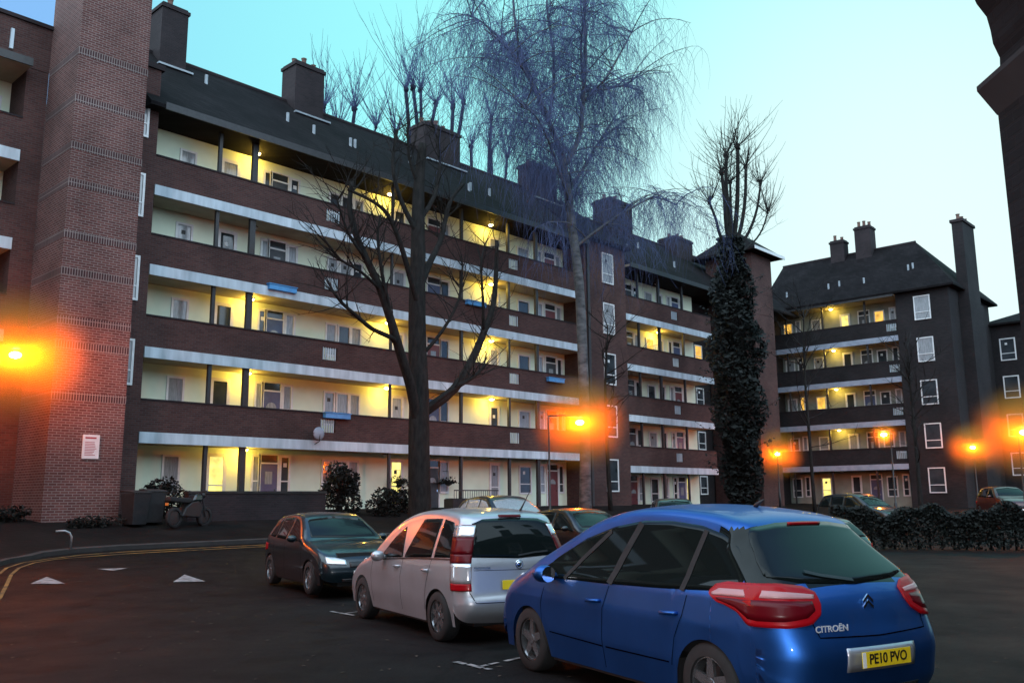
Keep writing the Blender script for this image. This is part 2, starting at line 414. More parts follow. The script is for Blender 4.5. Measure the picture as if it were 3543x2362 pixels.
# ------------------------------------------------------------------ apartment blocks
def window(par, x, z, ww, hh, y, pane='glass', split=.34, fr=.08):
    mb = MB(); d = .06
    mb.box(x-fr, x, y-d, y+.02, z-fr, z+hh+fr).box(x+ww, x+ww+fr, y-d, y+.02, z-fr, z+hh+fr)
    mb.box(x, x+ww, y-d, y+.02, z-fr, z).box(x, x+ww, y-d, y+.02, z+hh, z+hh+fr)
    if split: mb.box(x, x+ww, y-d+.004, y+.02, z+hh*split-.025, z+hh*split+.025)
    if ww > .95: mb.box(x+ww/2-.02, x+ww/2+.02, y-d+.006, y+.02, z+hh*(split or 0)+.03, z+hh)
    f = mb.build('window', M['white'], par)
    MB().box(x, x+ww, y-.02, y+.01, z, z+hh).build('pane', M[pane], f)
    if pane != 'lit' and random.random() < .35:
        MB().box(x+ww*.3, x+ww*.3+.16, y-.03, y-.022, z+hh*.72, z+hh*.72+.16).build('vent', M['white' if pane == 'glass' else 'blackplastic'], f)
    return f
def door(par, x, z, ww, hh, y, mat, fan=True):
    mb = MB()
    mb.box(x-.07, x, y-.06, y+.02, z, z+hh+.42).box(x+ww, x+ww+.07, y-.06, y+.02, z, z+hh+.42)
    mb.box(x, x+ww, y-.06, y+.02, z+hh+.35, z+hh+.42).box(x, x+ww, y-.06, y+.02, z+hh, z+hh+.06)
    f = mb.build('door_frame', M['white'], par)
    MB().box(x, x+ww, y-.02, y+.01, z+hh+.06, z+hh+.35).build('fanlight', M['glass'], f)
    d = MB().box(x, x+ww, y-.04, y, z, z+hh).build('door', M[mat], par)
    mb = MB()
    if fan:      # fan-shaped light in the upper panel
        c = (x+ww/2, z+hh*.66); R_ = ww*.3
        mb.prism([(c[0]-R_, c[1])]+[(c[0]+R_*math.cos(a), c[1]+R_*math.sin(a)) for a in [PI-PI*k/8 for k in range(9)]][::1]+[(c[0]+R_, c[1])], y-.05, y-.041)
    else:
        mb.box(x+ww*.3, x+ww*.7, y-.05, y-.041, z+hh*.6, z+hh*.85)
    mb.build('door_light', M['net'], d)
    MB().box(x+ww*.82, x+ww*.88, y-.08, y-.041, z+hh*.45, z+hh*.5).build('handle', M['chrome'], d)
def chimney(par, x, y, w_, d_, z0, z1, pots=3, step=True):
    mb = MB().box(x-w_/2, x+w_/2, y-d_/2, y+d_/2, z0, z1-.25).box(x-w_/2-.06, x+w_/2+.06, y-d_/2-.06, y+d_/2+.06, z1-.25, z1-.1).box(x-w_/2+.02, x+w_/2-.02, y-d_/2+.02, y+d_/2-.02, z1-.1, z1)
    c = mb.build('chimney', M['brick_dark'], par)
    for k in range(pots):
        px = x-w_/2 + w_*(k+.5)/pots; hh = random.choice((.28,.35,.5))
        MB().lathe([(.10,z1-.02),(.13,z1),(.11,z1+hh*.8),(.14,z1+hh),(.09,z1+hh),(.08,z1)], (px, y, 0), n=10).build('pot', M['pot'], c)
    return c
def bulkhead(par, x, y, z, lit, P=34):
    b = MB().lathe([(.0,0),(.15,0),(.15,-.04),(.0,-.04)], (x, y, z), n=12).build('gallery_light', M['pipe'], par)
    MB().lathe([(.13,-.04),(.13,-.07),(.08,-.11),(0,-.12)], (x, y, z), n=12).build('lens', M['bulkhead' if lit else 'bulkoff'], b, smooth=True)
    if lit: point('gallery_lamp', (x, y, z-.2), P, (1,.62,.07), .1, par)
def gallery(par, x0, x1, slabs, zg, feats, posts, lamps, grilles, depth=1.4, top_h=2.78, wallm='brick', creamm='cream', slabm='slab', P=65):
    zr = slabs[-1]+top_h
    for i, z in enumerate(slabs):
        MB().box(x0, x1, -.07, .0, z-.38, z).build('slab_edge', M[slabm], par)
        MB().box(x0, x1, .0, depth, z-.36, z-.01).build('soffit', M['soffit'], par)
        mb = MB(); xs = x0
        for gx in grilles:
            mb.box(xs, gx, .0, .22, z-.005, z+1.1); xs = gx+.75
            mb.box(gx, gx+.75, .0, .22, z-.005, z+.35).box(gx, gx+.75, .0, .22, z+.88, z+1.1)
        mb.box(xs, x1, .0, .22, z-.005, z+1.1)
        mb.build('parapet', M[wallm], par)
        for gx in grilles:
            g = MB()
            for k in range(6): g.box(gx+.05+k*.118, gx+.09+k*.118, .03, .07, z+.33, z+.9)
            g.build('grille', M['slab'], par)
        MB().box(x0, x1, -.03, .25, z+1.1, z+1.16).build('coping', M['brick_dark'], par)
    MB().box(x0, x1, depth, depth+.25, zg-.3, zr).build('gallery_wall', M[creamm], par)
    MB().box(x0, x1, -.5, depth+.25, zr, zr+.12).build('eave_soffit', M['soffit'], par)
    MB().box(x0, x1, -.56, -.50, zr-.05, zr+.22).build('gutter', M['pipe'], par)
    floors = [zg]+slabs
    for px, pw in posts:
        for i, z in enumerate(floors):
            zt = (floors[i+1]-.36) if i+1 < len(floors) else zr
            zb = z if i == 0 else z+1.1
            MB().box(px, px+pw, .06, .06+min(pw,.14), zb, zt).build('post', M['pipe'], par)
    for i, z in enumerate(floors):
        zc = (floors[i+1]-.36) if i+1 < len(floors) else zr
        for (k, x, ww, *o) in feats:
            pane = random.choice(['glass','net','glass','net'])
            if (i, round(x, 1)) in par_lit: pane = par_lit[(i, round(x, 1))]
            if k == 'w': window(par, x, z+.85, ww, 1.3, depth, pane)
            elif k == 's': window(par, x, z+.9, ww, 1.35, depth, pane, .3, .09)
            elif k == 'd': door(par, x, z, ww, 1.98, depth, random.choice(['door_red','door_dark','door_blue','door_dark']) if not o else o[0], random.random() < .5)
            elif k == 'k': window(par, x, z+.35, ww, 1.85, depth, pane, .42, .13)
        for j, x in enumerate(lamps): bulkhead(par, x, depth*.62, zc-.001, (i, j) in par_lamps, P)
par_lit = {}; par_lamps = set()
def roof(par, x0, x1, zr, D, rh, over=.5, hip1=False, hip0=False, mat='slate'):
    y0, y1 = -over, D+over; ym = D/2; hz = (D/2+over)
    xa = x0+(hz if hip0 else 0); xb = x1-(hz*.75 if hip1 else 0)
    v = [(x0,y0,zr),(x1,y0,zr),(x1,y1,zr),(x0,y1,zr),(xa,ym,zr+rh),(xb,ym,zr+rh)]
    v += [(a, b, c-.14) for a, b, c in v[:4]]
    f = [(0,1,5,4),(2,3,4,5),(1,2,5),(3,0,4),(6,7,1,0),(7,8,2,1),(8,9,3,2),(9,6,0,3),(9,8,7,6)]
    r = MB().add(v, f).build('roof', M[mat], par)
    MB().tube([(xa,ym,zr+rh+.02),(xb,ym,zr+rh+.02)], .1, 6).build('ridge_tiles', M['brick_dark'], r)
    return r
def vents(par, pts, ym, zr, rh, over, D):
    for x, u in pts:      # small pale soil pipes standing out of the slope
        y = -over+(ym+over)*u; z = zr+rh*u
        MB().tube([(x,y,z-.1),(x,y,z+.38)], .07, 8).build('roof_pipe', M['lead'], par)

# main block: front plane Y = 30.5
A = empty('apartment_block', 'long five storey brick block with lit cream access galleries behind white slab edges', 'apartment block', (0,30.5,0))
SL = [4.1,7.07,10.03,12.98]
par_lamps = {(0,0),(1,0),(1,1),(1,2),(2,0),(2,1),(2,2),(3,2),(4,0),(4,1),(4,2),(3,3)} - {(3,3)}
par_lit = {(0,17.3):'lit2',(0,26.1):'lit2',(2,19.2):'lit',(4,17.3):'net',(3,26.1):'net',(1,26.1):'net',(0,19.2):'lit2'}
featsA = [('w',15.49,.54),('k',17.28,.58),('s',19.15,.25),('d',19.45,.8),('s',20.42,.34),('w',22.44,.44),('w',23.08,.54),('w',23.78,.44),('k',26.13,.55),
          ('d',28.2,.8),('s',29.1,.46),('k',32.55,.5),('w',34.69,.8),('s',36.3,.3),('d',36.85,.85),('s',37.85,.3)]
gallery(A, 13.86, 38.5, SL, 1.2, featsA, [(16.35,.13),(17.8,.24),(24.9,.10),(29.2,.13),(32.5,.13),(34.62,.2)], [18.45,25.4,32.1], [21.3,32.5])
zr = 15.76
# brick ends (left stair strip and right stair bay)
MB().box(12.25, 13.86, 0, 9, .4, 17.35).build('wall', M['brick'], A)
MB().box(12.15, 13.96, -.1, 9.1, 17.35, 17.55).build('coping', M['brick_dark'], A)
for i, zz in enumerate((14.72, 11.75, 8.72, 5.75)): window(A, 12.5, zz, .92, 1.45, -.004, 'net', .3)
MB().box(38.5, 42.4, -.12, 9, .4, 16.3).build('wall', M['brick'], A)
for zz in (13.95, 11.0, 8.1, 5.15, 2.15): window(A, 40.2, zz, .92, 1.65, -.125, 'net' if zz > 8.5 else 'glass', .3, .07)
MB().box(13.86, 38.5, 1.66, 9, .4, zr).build('wall', M['brick_dark'], A)
R = roof(A, 13.3, 38.5, zr+.12, 9, 4.45, .55)
R2 = roof(A, 38.3, 42.6, 16.3, 9, 3.9, .5)
for x, wz, z1, n in ((16.0,1.15,22.4,1),(22.75,1.6,22.2,3),(31.3,2.6,21.7,5),(39.7,2.3,21.8,4)):
    c = chimney(R, x, 4.3, wz, 1.15, 18.6, z1, n)
    MB().box(x-wz/2-.2, x+wz/2+.15, 3.3, 3.55, 19.38, 19.46).build('flashing', M['lead'], c)
vents(R, [(17.2,.72),(20.5,.5),(21.6,.42),(23.6,.42),(23.85,.42),(30.6,.3),(30.9,.34),(32.4,.36),(27.5,.5)], 4.5, zr+.12, 4.45, .55, 9)
MB().box(38.7,38.9,-.22,-.125,.9,15.9).build('drainpipe', M['pipe'], A)

# second block beyond the stair bay
B = empty('apartment_block', 'shorter dark block between the stair bay and the corner stair tower', 'apartment block', (42.4,30.5,0))
par_lamps = {(3,0)}; par_lit = {(0,8.2):'lit2',(3,4.2):'lit',(0,2.9):'net'}
gallery(B, 0, 9.75, [3.55,6.48,9.45,12.44], .7, [('w',.7,.5),('d',1.9,.8),('s',2.9,.35),('w',4.2,.7),('k',5.5,.5),('s',6.7,.3),('d',7.2,.8),('s',8.2,.3)], [(1.5,.12),(3.7,.16),(6.4,.12)], [4.8], [5.0])
MB().box(0, 9.75, 1.66, 9, .2, 15.2).build('wall', M['brick_dark'], B)
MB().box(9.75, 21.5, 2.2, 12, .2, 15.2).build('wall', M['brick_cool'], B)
for k, zz in enumerate((2,5,8,11,13)): window(B, 11.2, zz, .8, 1.1, 2.196, 'lit' if k == 3 else 'glass')
R = roof(B, .1, 22, 15.3, 9, 4.4, .55)
for x, wz, z1, n in ((4.7,2.4,21.3,4),(12.3,2.2,20.3,4),(17.4,1.3,19.9,2)): chimney(R, x, 4.1, wz, 1.5, 18, z1, n)
vents(R, [(2.5,.4),(5.2,.6),(7.5,.35)], 4.5, 15.3, 4.4, .55, 9)

# corner stair tower with pyramid roof
T = empty('stair_tower', 'square brick corner stair tower with shallow pyramid roof behind the ivy clad tree', 'tower', (55.4,29.0,0))
MB().box(0, 2.85, 0, 3.6, .3, 18.6).build('wall', M['brick'], T)
MB().add([(-.7,-.7,18.6),(3.55,-.7,18.6),(3.55,4.3,18.6),(-.7,4.3,18.6),(1.4,1.8,20.6),(-.7,-.7,18.45),(3.55,-.7,18.45),(3.55,4.3,18.45),(-.7,4.3,18.45)],
         [(0,1,4),(1,2,4),(2,3,4),(3,0,4),(5,6,1,0),(6,7,2,1),(7,8,3,2),(8,5,0,3),(8,7,6,5)]).build('roof', M['slate'], T)
MB().box(-.74, 3.59, -.76, -.70, 18.42, 18.64).build('fascia', M['white'], T)
f = MB().box(-.05, 0, 1.6, 2.1, 16.3, 17.4).build('window', M['white'], T); MB().box(-.06,-.05,1.65,2.05,16.35,17.35).build('pane', M['net'], f)

# right hand block: front plane X = 64, local x runs toward the camera side
C = empty('apartment_block', 'right hand five storey block with lit galleries, hipped roof and a tall end chimney', 'apartment block', (64,33,0), -PI/2)
par_lamps = {(1,0),(2,0),(3,0),(4,0)}
par_lit = {(4,5.9):'lit2',(4,8.4):'lit',(4,1.3):'lit',(2,3.6):'lit',(2,6.1):'lit',(2,2.3):'lit',(0,3.6):'lit2'}
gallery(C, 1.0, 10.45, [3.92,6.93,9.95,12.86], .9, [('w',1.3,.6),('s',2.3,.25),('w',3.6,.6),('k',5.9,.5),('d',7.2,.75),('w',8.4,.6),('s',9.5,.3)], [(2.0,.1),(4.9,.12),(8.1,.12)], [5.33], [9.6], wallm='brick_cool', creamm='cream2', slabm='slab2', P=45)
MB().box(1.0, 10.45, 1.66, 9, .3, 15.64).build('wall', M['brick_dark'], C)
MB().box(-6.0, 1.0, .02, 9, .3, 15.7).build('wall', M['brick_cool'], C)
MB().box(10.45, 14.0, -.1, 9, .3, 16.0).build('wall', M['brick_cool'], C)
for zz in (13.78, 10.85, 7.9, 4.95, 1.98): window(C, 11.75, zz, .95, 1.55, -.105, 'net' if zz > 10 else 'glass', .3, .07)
R = roof(C, 0.0, 14.5, 15.9, 9, 4.6, .6, hip1=True)
chimney(R, 4.9, 4.3, 1.1, .9, 19, 21.7, 2); chimney(R, 7.0, 4.3, 1.2, 1.1, 19, 22.4, 3)
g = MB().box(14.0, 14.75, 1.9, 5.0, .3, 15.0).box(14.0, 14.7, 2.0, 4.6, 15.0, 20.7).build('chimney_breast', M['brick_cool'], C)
MB().box(13.9, 14.8, 1.9, 4.7, 20.7, 20.9).build('chimney_cap', M['brick_dark'], g)
for k in range(3): MB().lathe([(.12,20.88),(.14,20.9),(.11,21.25),(.15,21.35),(.09,21.35)], (14.35, 2.4+.8*k, 0), n=10).build('pot', M['pot'], g)
vents(R, [(2.0,.25),(5.3,.28),(6.1,.3),(8.0,.28),(11,.4),(11.3,.42)], 4.5, 15.9, 4.6, .6, 9)

E_ = empty('apartment_block', 'dark distant block with hipped roof, furthest right beyond the tall end chimney', 'apartment block', (73.0,19.6,0), -PI/2)
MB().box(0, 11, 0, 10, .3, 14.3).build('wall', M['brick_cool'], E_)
roof(E_, -.3, 11.3, 14.3, 10, 2.2, .5, hip1=True, hip0=True)
for zz in (11.6, 8.8, 6.0, 3.2):
    for xx in (1.2, 4.6, 7.6): window(E_, xx, zz, .9, 1.5, -.004, 'glass', .3)

# left block beside the big stair tower
L = empty('apartment_block', 'brick block at the left edge glowing orange under the street lamp', 'apartment block', (0,30.5,0))
par_lamps = set(); par_lit = {}
gallery(L, -12, 9.35, SL, 1.0, [('w',8.2,.8),('w',4.5,.8),('d',6.5,.8),('w',1.5,.8)], [(7.6,.13)], [5.5], [3.0])
MB().box(9.35, 10.03, -.004, 9, .3, 15.87).build('wall', M['brick'], L)
MB().box(-12, 9.35, 1.66, 9, .3, 15.76).build('wall', M['brick_dark'], L)
MB().box(9.1, 9.33, -.05, .0, 1.1, 3.7).build('pilaster', M['slab'], L)
MB().box(9.0, 9.1, -.05, .0, 3.2, 3.7).build('pilaster', M['slab'], L)
MB().box(-12, 10.03, -.02, 9, 15.88, 17.42).build('wall', M['brick'], L)
MB().box(-12, 10.03, -.1, 9.1, 17.42, 17.55).build('coping', M['brick_dark'], L)
MB().box(8.75,8.85,-.1,-.02,16.3,17.0).build('vent_pipe', M['slab'], L)

# big brick stair tower
BT = empty('stair_tower', 'tall plain brick stair tower with soldier course bands and a white notice', 'tower', (10.03,28.0,0))
MB().box(0, 2.22, 0, 2.48, .4, 19.6).build('wall', M['brick_tower'], BT)
for zz in (4.75, 6.28, 7.05, 8.55, 9.7, 11.35, 12.55, 14.1, 15.7):
    MB().box(-.006, 2.226, -.006, 2.4, zz, zz+.24).build('soldier_course', M['soldier'], BT)
nb = MB().box(0, .50, -.03, 0, 0, .72).build('notice_board', M['notice'], None, bevel=.004)
nb.location = (11.02, 27.995, 3.02); tag(nb, 'white notice board fixed low on the tall stair tower', 'notice')
ink = MB(); ink.box(.07,.40,-.034,-.031,.60,.65)
for k in range(9): ink.box(.07, .43-random.uniform(0,.12), -.034, -.031, .10+.048*k, .118+.048*k)
ink.build('print', M['signink'], nb)

# unseen blocks added behind and left of the camera to shade the car park
for (nm, x, y, rz, ln, hh) in (('plain brick block behind the camera closing the near side of the courtyard', 46, -5.5, PI, 66, 9), ('plain brick block out of frame on the left side of the courtyard', -13, -5, PI/2, 34, 15.5)):
    Q = empty('apartment_block', nm, 'apartment block', (x, y, 0), rz)
    MB().box(0, ln, 0, 9, -.2, hh).build('wall', M['brick_dark'], Q); roof(Q, 0, ln, hh+.02, 9, 4, .4)
    for zz in (1.2,4.1,7,9.9,12.6):
        for k in range(int(ln/4)):
            window(Q, 1.2+4*k, zz, 1.1, 1.5, -.004, 'glass')

# ------------------------------------------------------------------ things on the block front
for i, (x, z, lab) in enumerate(((18.6,7.9+2.0,'light blue trough hung on the third gallery parapet by the maroon door'),(21.4,5.02,'deep blue trough hung on the first floor parapet above the bushes'),(29.4,10.95,'blue trough on the third floor parapet just right of the big tree'),(35.3,7.75,'blue trough on the second floor parapet above the orange street lamp'))):
    o = MB().box(0,1.25,-.2,0,0,.2).box(-.03,1.28,-.23,-.0,.2,.24).build('window_box', M['blueplastic'], None, bevel=.01)
    o.location = (x, 30.495, z); tag(o, lab, 'trough', 'blue troughs on the gallery parapets')
    MB().box(.05,1.2,-.16,-.04,.241,.26).build('soil', M['bark'], o)
ld = empty('satellite_dish', 'small pale dish fixed on the first floor slab edge', 'satellite dish', (21.0,30.2,4.05))
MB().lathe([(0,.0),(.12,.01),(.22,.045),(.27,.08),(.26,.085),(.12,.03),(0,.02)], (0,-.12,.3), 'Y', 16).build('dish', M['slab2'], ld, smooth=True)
MB().tube([(0,.22,-.1),(0,-.1,.0),(0,-.1,.3)], .02, 6).build('arm', M['pipe'], ld)

# ------------------------------------------------------------------ garden front
gw = empty('garden_wall', 'low dark brick garden wall in front of the ground floor flats', 'wall', (14.3,27.6,0))
MB().box(0, 5.3, 0, .25, .6, 1.98).build('wall', M['brick_dark'], gw); MB().box(-.03, 5.33, -.03, .28, 1.98, 2.06).build('coping', M['kerb'], gw)
for (x0, x1, y, z, lab) in ((19.7,22.2,29.0,2.05,'black garden railing right of the low brick wall'),(27.6,30.4,29.3,2.15,'black railing beside the dark planter right of the big tree')):
    rl = empty('railing', lab, 'railing', (x0,y,0), 0, 'black garden railings')
    zb = ground(x0, y); n = int((x1-x0)/.14)
    MB().box(0,x1-x0,-.02,.02,z-.05,z).box(0,x1-x0,-.02,.02,zb+.2,zb+.24).build('rail', M['pipe'], rl)
    b = MB()
    for k in range(n+1): b.box(k*.14-.008,k*.14+.008,-.008,.008,zb+.05,z)
    b.build('bars', M['pipe'], rl)
def leafy(name, label, cat, loc, rx, ry, rz, n, leaf, mat='leaf', stem=True, seed=1, group=None, cone=0, lumps=7):
    rnd = random.Random(seed)
    root = empty(name, label, cat, loc, 0, group)
    mb = MB(); cs = [(Vector((rnd.uniform(-.55,.55)*rx, rnd.uniform(-.55,.55)*ry, rz*rnd.uniform(.35,1.55))), rnd.uniform(.35,.6)) for _ in range(lumps)]
    for _ in range(n):
        c, s = rnd.choice(cs)
        d = Vector((rnd.gauss(0,1), rnd.gauss(0,1), rnd.gauss(0,1))).normalized()*rnd.uniform(.55,1)**.5*s
        k = 1-cone*min(1, max(0, c.z+d.z*rz)/(2*rz))
        p = Vector((c.x*k+d.x*rx*k, c.y*k+d.y*ry*k, max(.03, c.z+d.z*rz)))
        a = Vector((rnd.gauss(0,1), rnd.gauss(0,1), rnd.gauss(0,.7))).normalized(); b = a.cross(Vector((rnd.gauss(0,1), rnd.gauss(0,1), rnd.gauss(0,1)))).normalized()
        l = leaf*rnd.uniform(.6,1.3)
        mb.add([p-a*l, p+b*l*.45, p+a*l, p-b*l*.45], [(0,1,2,3)])
    mb.build('foliage', M[mat], root)
    if stem:
        sb = MB()
        for c, s in cs: sb.tube([(0,0,-.1), (c.x*.4, c.y*.4, c.z*.5), tuple(c)], [.05,.03,.012], 5)
        sb.build('stems', M['bark'], root)
    return root
leafy('bush', 'big dark leaning bush in front of the ground floor triple windows', 'bush', (20.9,28.6,1.1), .95,.8,1.05, 2600,.085, seed=3, lumps=11)
leafy('bush', 'spreading dark bush between the garden railing and the tree trunk', 'bush', (22.6,28.0,1.05), .9,.6,.62, 1700,.08, seed=5)
leafy('bush', 'loose open bush against the cream wall left of the tree trunk', 'bush', (24.3,28.6,1.1), .75,.6,.75, 900,.085, seed=8)
leafy('hedge', 'dark hedge mass beside the big stair tower', 'hedge', (14.0,28.6,1.0), 1.2,.5,.85, 2300,.075, seed=12, lumps=12)
leafy('bush', 'low dark shrubs on the verge at the foot of the left block', 'bush', (8.6,28.6,1.0), 1.3,.5,.35, 1300,.07, seed=15, lumps=10)
leafy('bush', 'low creeping shrub at the foot of the big stair tower', 'bush', (11.3,27.2,.9), 1.0,.35,.22, 900,.06, seed=16, lumps=9)
for i, (x, lab) in enumerate(((26.35,'hanging basket under the bright yellow ground floor window'),(29.3,'hanging basket on the wall right of the tree trunk'))):
    hb = empty('hanging_basket', lab, 'hanging basket', (x,31.5,2.55), 0, 'hanging baskets on the ground floor wall')
    MB().lathe([(.03,-.2),(.17,-.12),(.24,0),(.2,0)], n=12).build('basket', M['pipe'], hb)
    rnd = random.Random(i); mb = MB()
    for _ in range(260):
        p = Vector((rnd.gauss(0,.22), rnd.gauss(0,.13), abs(rnd.gauss(0,.13))-.08)); a = Vector((rnd.gauss(0,1), rnd.gauss(0,1), rnd.gauss(0,1))).normalized()*.06; b = a.orthogonal()*.5
        mb.add([p-a, p+b, p+a, p-b], [(0,1,2,3)])
    mb.build('plant', M['leaf'], hb)
    MB().tube([(0,.38,.5),(0,.02,.5),(0,0,.1)], .012, 5).build('bracket', M['pipe'], hb)
def wheelie(loc, rz, label, mat='blackplastic'):
    b = empty('wheelie_bin', label, 'bin', loc, rz, 'wheelie bins by the stair tower')
    MB().add([(-.24,-.26,.06),(.24,-.26,.06),(.24,.26,.06),(-.24,.26,.06),(-.29,-.33,.98),(.29,-.33,.98),(.29,.33,.98),(-.29,.33,.98)],
             [(0,3,2,1),(4,5,6,7),(0,1,5,4),(1,2,6,5),(2,3,7,6),(3,0,4,7)]).build('bin_body', M[mat], b, bevel=.02)
    MB().add([(-.31,-.36,.985),(.31,-.36,.985),(.31,.36,1.03),(-.31,.36,1.03),(-.31,-.36,1.03),(.31,-.36,1.03),(.31,.36,1.09),(-.31,.36,1.09)],
             [(0,3,2,1),(4,5,6,7),(0,1,5,4),(1,2,6,5),(2,3,7,6),(3,0,4,7)]).build('lid', M[mat], b, bevel=.01)
    for s in (-1,1): MB().lathe([(.0,-.03),(.1,-.03),(.1,.03),(0,.03)], (s*.26,.26,.1), 'X', 14).build('wheel', M['tyre'], b)
wheelie((12.35,27.1,ground(12.35,27.1)+.1), .2, 'black wheelie bin nearest the corner of the big stair tower')
wheelie((13.0,27.35,ground(13.0,27.35)+.1), -.1, 'black wheelie bin between the other bin and the motorcycle')
# motorcycle
mc = empty('motorcycle', 'dark parked motorcycle with small orange rear reflector by the bins', 'motorcycle', (13.9,26.7,ground(13.9,26.7)+.11), math.radians(20))
for x in (-.65,.65):
    wv = MB().lathe([(.22,-.05),(.30,-.055),(.32,0),(.30,.055),(.22,.05),(.22,-.05)], (x,0,.32), 'Y', 20).build('wheel', M['tyre'], mc, smooth=True)
    MB().lathe([(.0,-.03),(.2,-.02),(.22,.0),(.2,.02),(0,.03)], (x,0,.32), 'Y', 12).build('rim', M['blackplastic'], wv)
MB().prism([(-.45,.35),(.3,.3),(.42,.62),(.25,.82),(-.05,.78),(-.3,.62)], -.14, .14).build('engine_block', M['blackplastic'], mc, bevel=.03)
MB().prism([(-.95,.8),(-.2,.74),(.1,.82),(-.1,.9),(-.6,.92),(-.95,.95)], -.13, .13).build('saddle', M['tyre'], mc, bevel=.04)
MB().prism([(-.02,.8),(.42,.8),(.38,1.0),(.1,1.02)], -.15, .15).build('fuel_tank', M['navy'], mc, bevel=.05)
MB().tube([(.65,.06,.32),(.42,.06,1.05)], .025, 6).tube([(.65,-.06,.32),(.42,-.06,1.05)], .025, 6).build('fork', M['pipe'], mc)
MB().tube([(.3,-.36,1.12),(.42,-.1,1.08),(.42,.1,1.08),(.3,.36,1.12)], .016, 6).build('handlebar', M['pipe'], mc)
MB().ball((.55,0,.98), .09).build('headlight', M['blackplastic'], mc, smooth=True)
MB().box(-1.0,-.95,-.05,.05,.68,.76).build('reflector', M['amberlens'], mc)
# bike hoop on the verge edge
bh = MB().tube([(0,0,0),(0,0,.32),(-.05,.02,.42),(-.16,.05,.47),(-.36,.1,.46)], .03, 8).build('bent_rail', M['steel'], None, smooth=True)
bh.location = (9.55,24.5,ground(9.55,24.5)+.1); tag(bh, 'short bent grey metal rail standing on the verge edge', 'metal rail')
pl = empty('planter', 'dark square planter against the cream wall right of the big tree', 'planter', (28.4,30.0,1.2))
MB().box(-.5,.5,-.3,.3,0,.55).build('box', M['blackplastic'], pl, bevel=.02); MB().box(-.45,.45,-.25,.25,.551,.58).build('soil', M['bark'], pl)

# ------------------------------------------------------------------ street lamps
HZ = []
def street_lamp(base, head, label, P, gl, arm=True, post_off=None):
    x, y, z = head; bx, by = base
    bz = ground(bx, by)
    s = empty('street_lamp', label, 'street lamp', (bx,by,bz), 0, 'orange sodium street lamps')
    hx, hy, hz = x-bx, y-by, z-bz
    MB().tube([(0,0,-.1),(0,0,.9),(0,0,.95),(0,0,hz-.1),(0,0,hz+.22)], [.08,.08,.045,.035,.03], 10).build('pole', M['pipe'], s, smooth=True)
    if abs(hx)+abs(hy) > .05: MB().tube([(0,0,hz+.2),(hx*.5,hy*.5,hz+.26),(hx,hy,hz+.2)], .03, 8).build('arm', M['pipe'], s, smooth=True)
    hd = MB().add([(hx-.1,hy-.1,hz+.17),(hx+.1,hy-.1,hz+.17),(hx+.1,hy+.1,hz+.17),(hx-.1,hy+.1,hz+.17),(hx-.06,hy-.06,hz+.24),(hx+.06,hy-.06,hz+.24),(hx+.06,hy+.06,hz+.24),(hx-.06,hy+.06,hz+.24)],
             [(0,1,2,3),(4,5,6,7),(0,1,5,4),(1,2,6,5),(2,3,7,6),(3,0,4,7)]).build('hood', M['steel'], s)
    MB().ball((hx,hy,hz), .13, 12, 8, (1.2,1.2,.7)).build('bulb', M['sodium'], hd, smooth=True)
    point('sodium_light', (x,y,z-.0), P, (1,.15,.004), .14)
    if gl: HZ.append(((x,y,z), gl))
    return s
street_lamp((8.0,27.4), (8.64,27.0,5.78), 'street lamp beside the big stair tower, brightest and leftmost', 12500, 2.2)
street_lamp((25.8,22.2), (27.06,21.71,4.6), 'street lamp glowing in front of the long block between birch and stair bay', 5500, 2.1)
street_lamp((56.2,28.3), (56.2,28.3,4.55), 'street lamp right against the foot of the corner stair tower', 4500, 2.0)
street_lamp((49.45,18.3), (49.45,18.64,5.0), 'small street lamp in front of the right hand block lit gallery', 700, .9)
street_lamp((63.0,18.1), (62.2,17.9,4.74), 'street lamp in front of the blank brick end of the right hand block', 3200, 1.9)
street_lamp((38.4,9.4), (38.2,9.14,4.06), 'street lamp cut by the right edge of the view', 4500, 2.1)
street_lamp((-2.2,13.0), (-1.6,13.0,5.4), 'street lamp out of frame on the left side of the car park', 4200, 0)
hm, ht, hp = nt('lamp_mist'); ht.nodes.remove(hp)
vol = ht.nodes.new('ShaderNodeVolumePrincipled'); vol.inputs['Color'].default_value = (1,.48,.08,1)  # orange lamp glow put into the scatter colour
hg = ht.nodes.new('ShaderNodeNewGeometry'); prev = None
for (c, r) in HZ:        # lens glow as an added volume, thinning out from each lamp
    d_ = ht.nodes.new('ShaderNodeVectorMath'); d_.operation = 'DISTANCE'; d_.inputs[1].default_value = c; ht.links.new(hg.outputs['Position'], d_.inputs[0])
    m_ = ht.nodes.new('ShaderNodeMapRange'); m_.inputs[1].default_value = 0; m_.inputs[2].default_value = r; m_.inputs[3].default_value = 1; m_.inputs[4].default_value = 0
    ht.links.new(d_.outputs['Value'], m_.inputs[0])
    if prev is None: prev = m_.outputs[0]
    else:
        a_ = ht.nodes.new('ShaderNodeMath'); a_.operation = 'MAXIMUM'; ht.links.new(prev, a_.inputs[0]); ht.links.new(m_.outputs[0], a_.inputs[1]); prev = a_.outputs[0]
pw_ = ht.nodes.new('ShaderNodeMath'); pw_.operation = 'POWER'; pw_.inputs[1].default_value = 2.0; ht.links.new(prev, pw_.inputs[0])
ds_ = ht.nodes.new('ShaderNodeMath'); ds_.operation = 'MULTIPLY'; ds_.inputs[1].default_value = 1.6; ht.links.new(pw_.outputs[0], ds_.inputs[0])
ht.links.new(ds_.outputs[0], vol.inputs['Density'])
ht.links.new(vol.outputs[0], ht.nodes['Material Output'].inputs['Volume'])
for c, r in HZ:
    ho = MB().ball((0,0,0), r*1.02, 24, 14).build('haze', hm, smooth=True); ho.location = c; struct(ho, 'stuff')

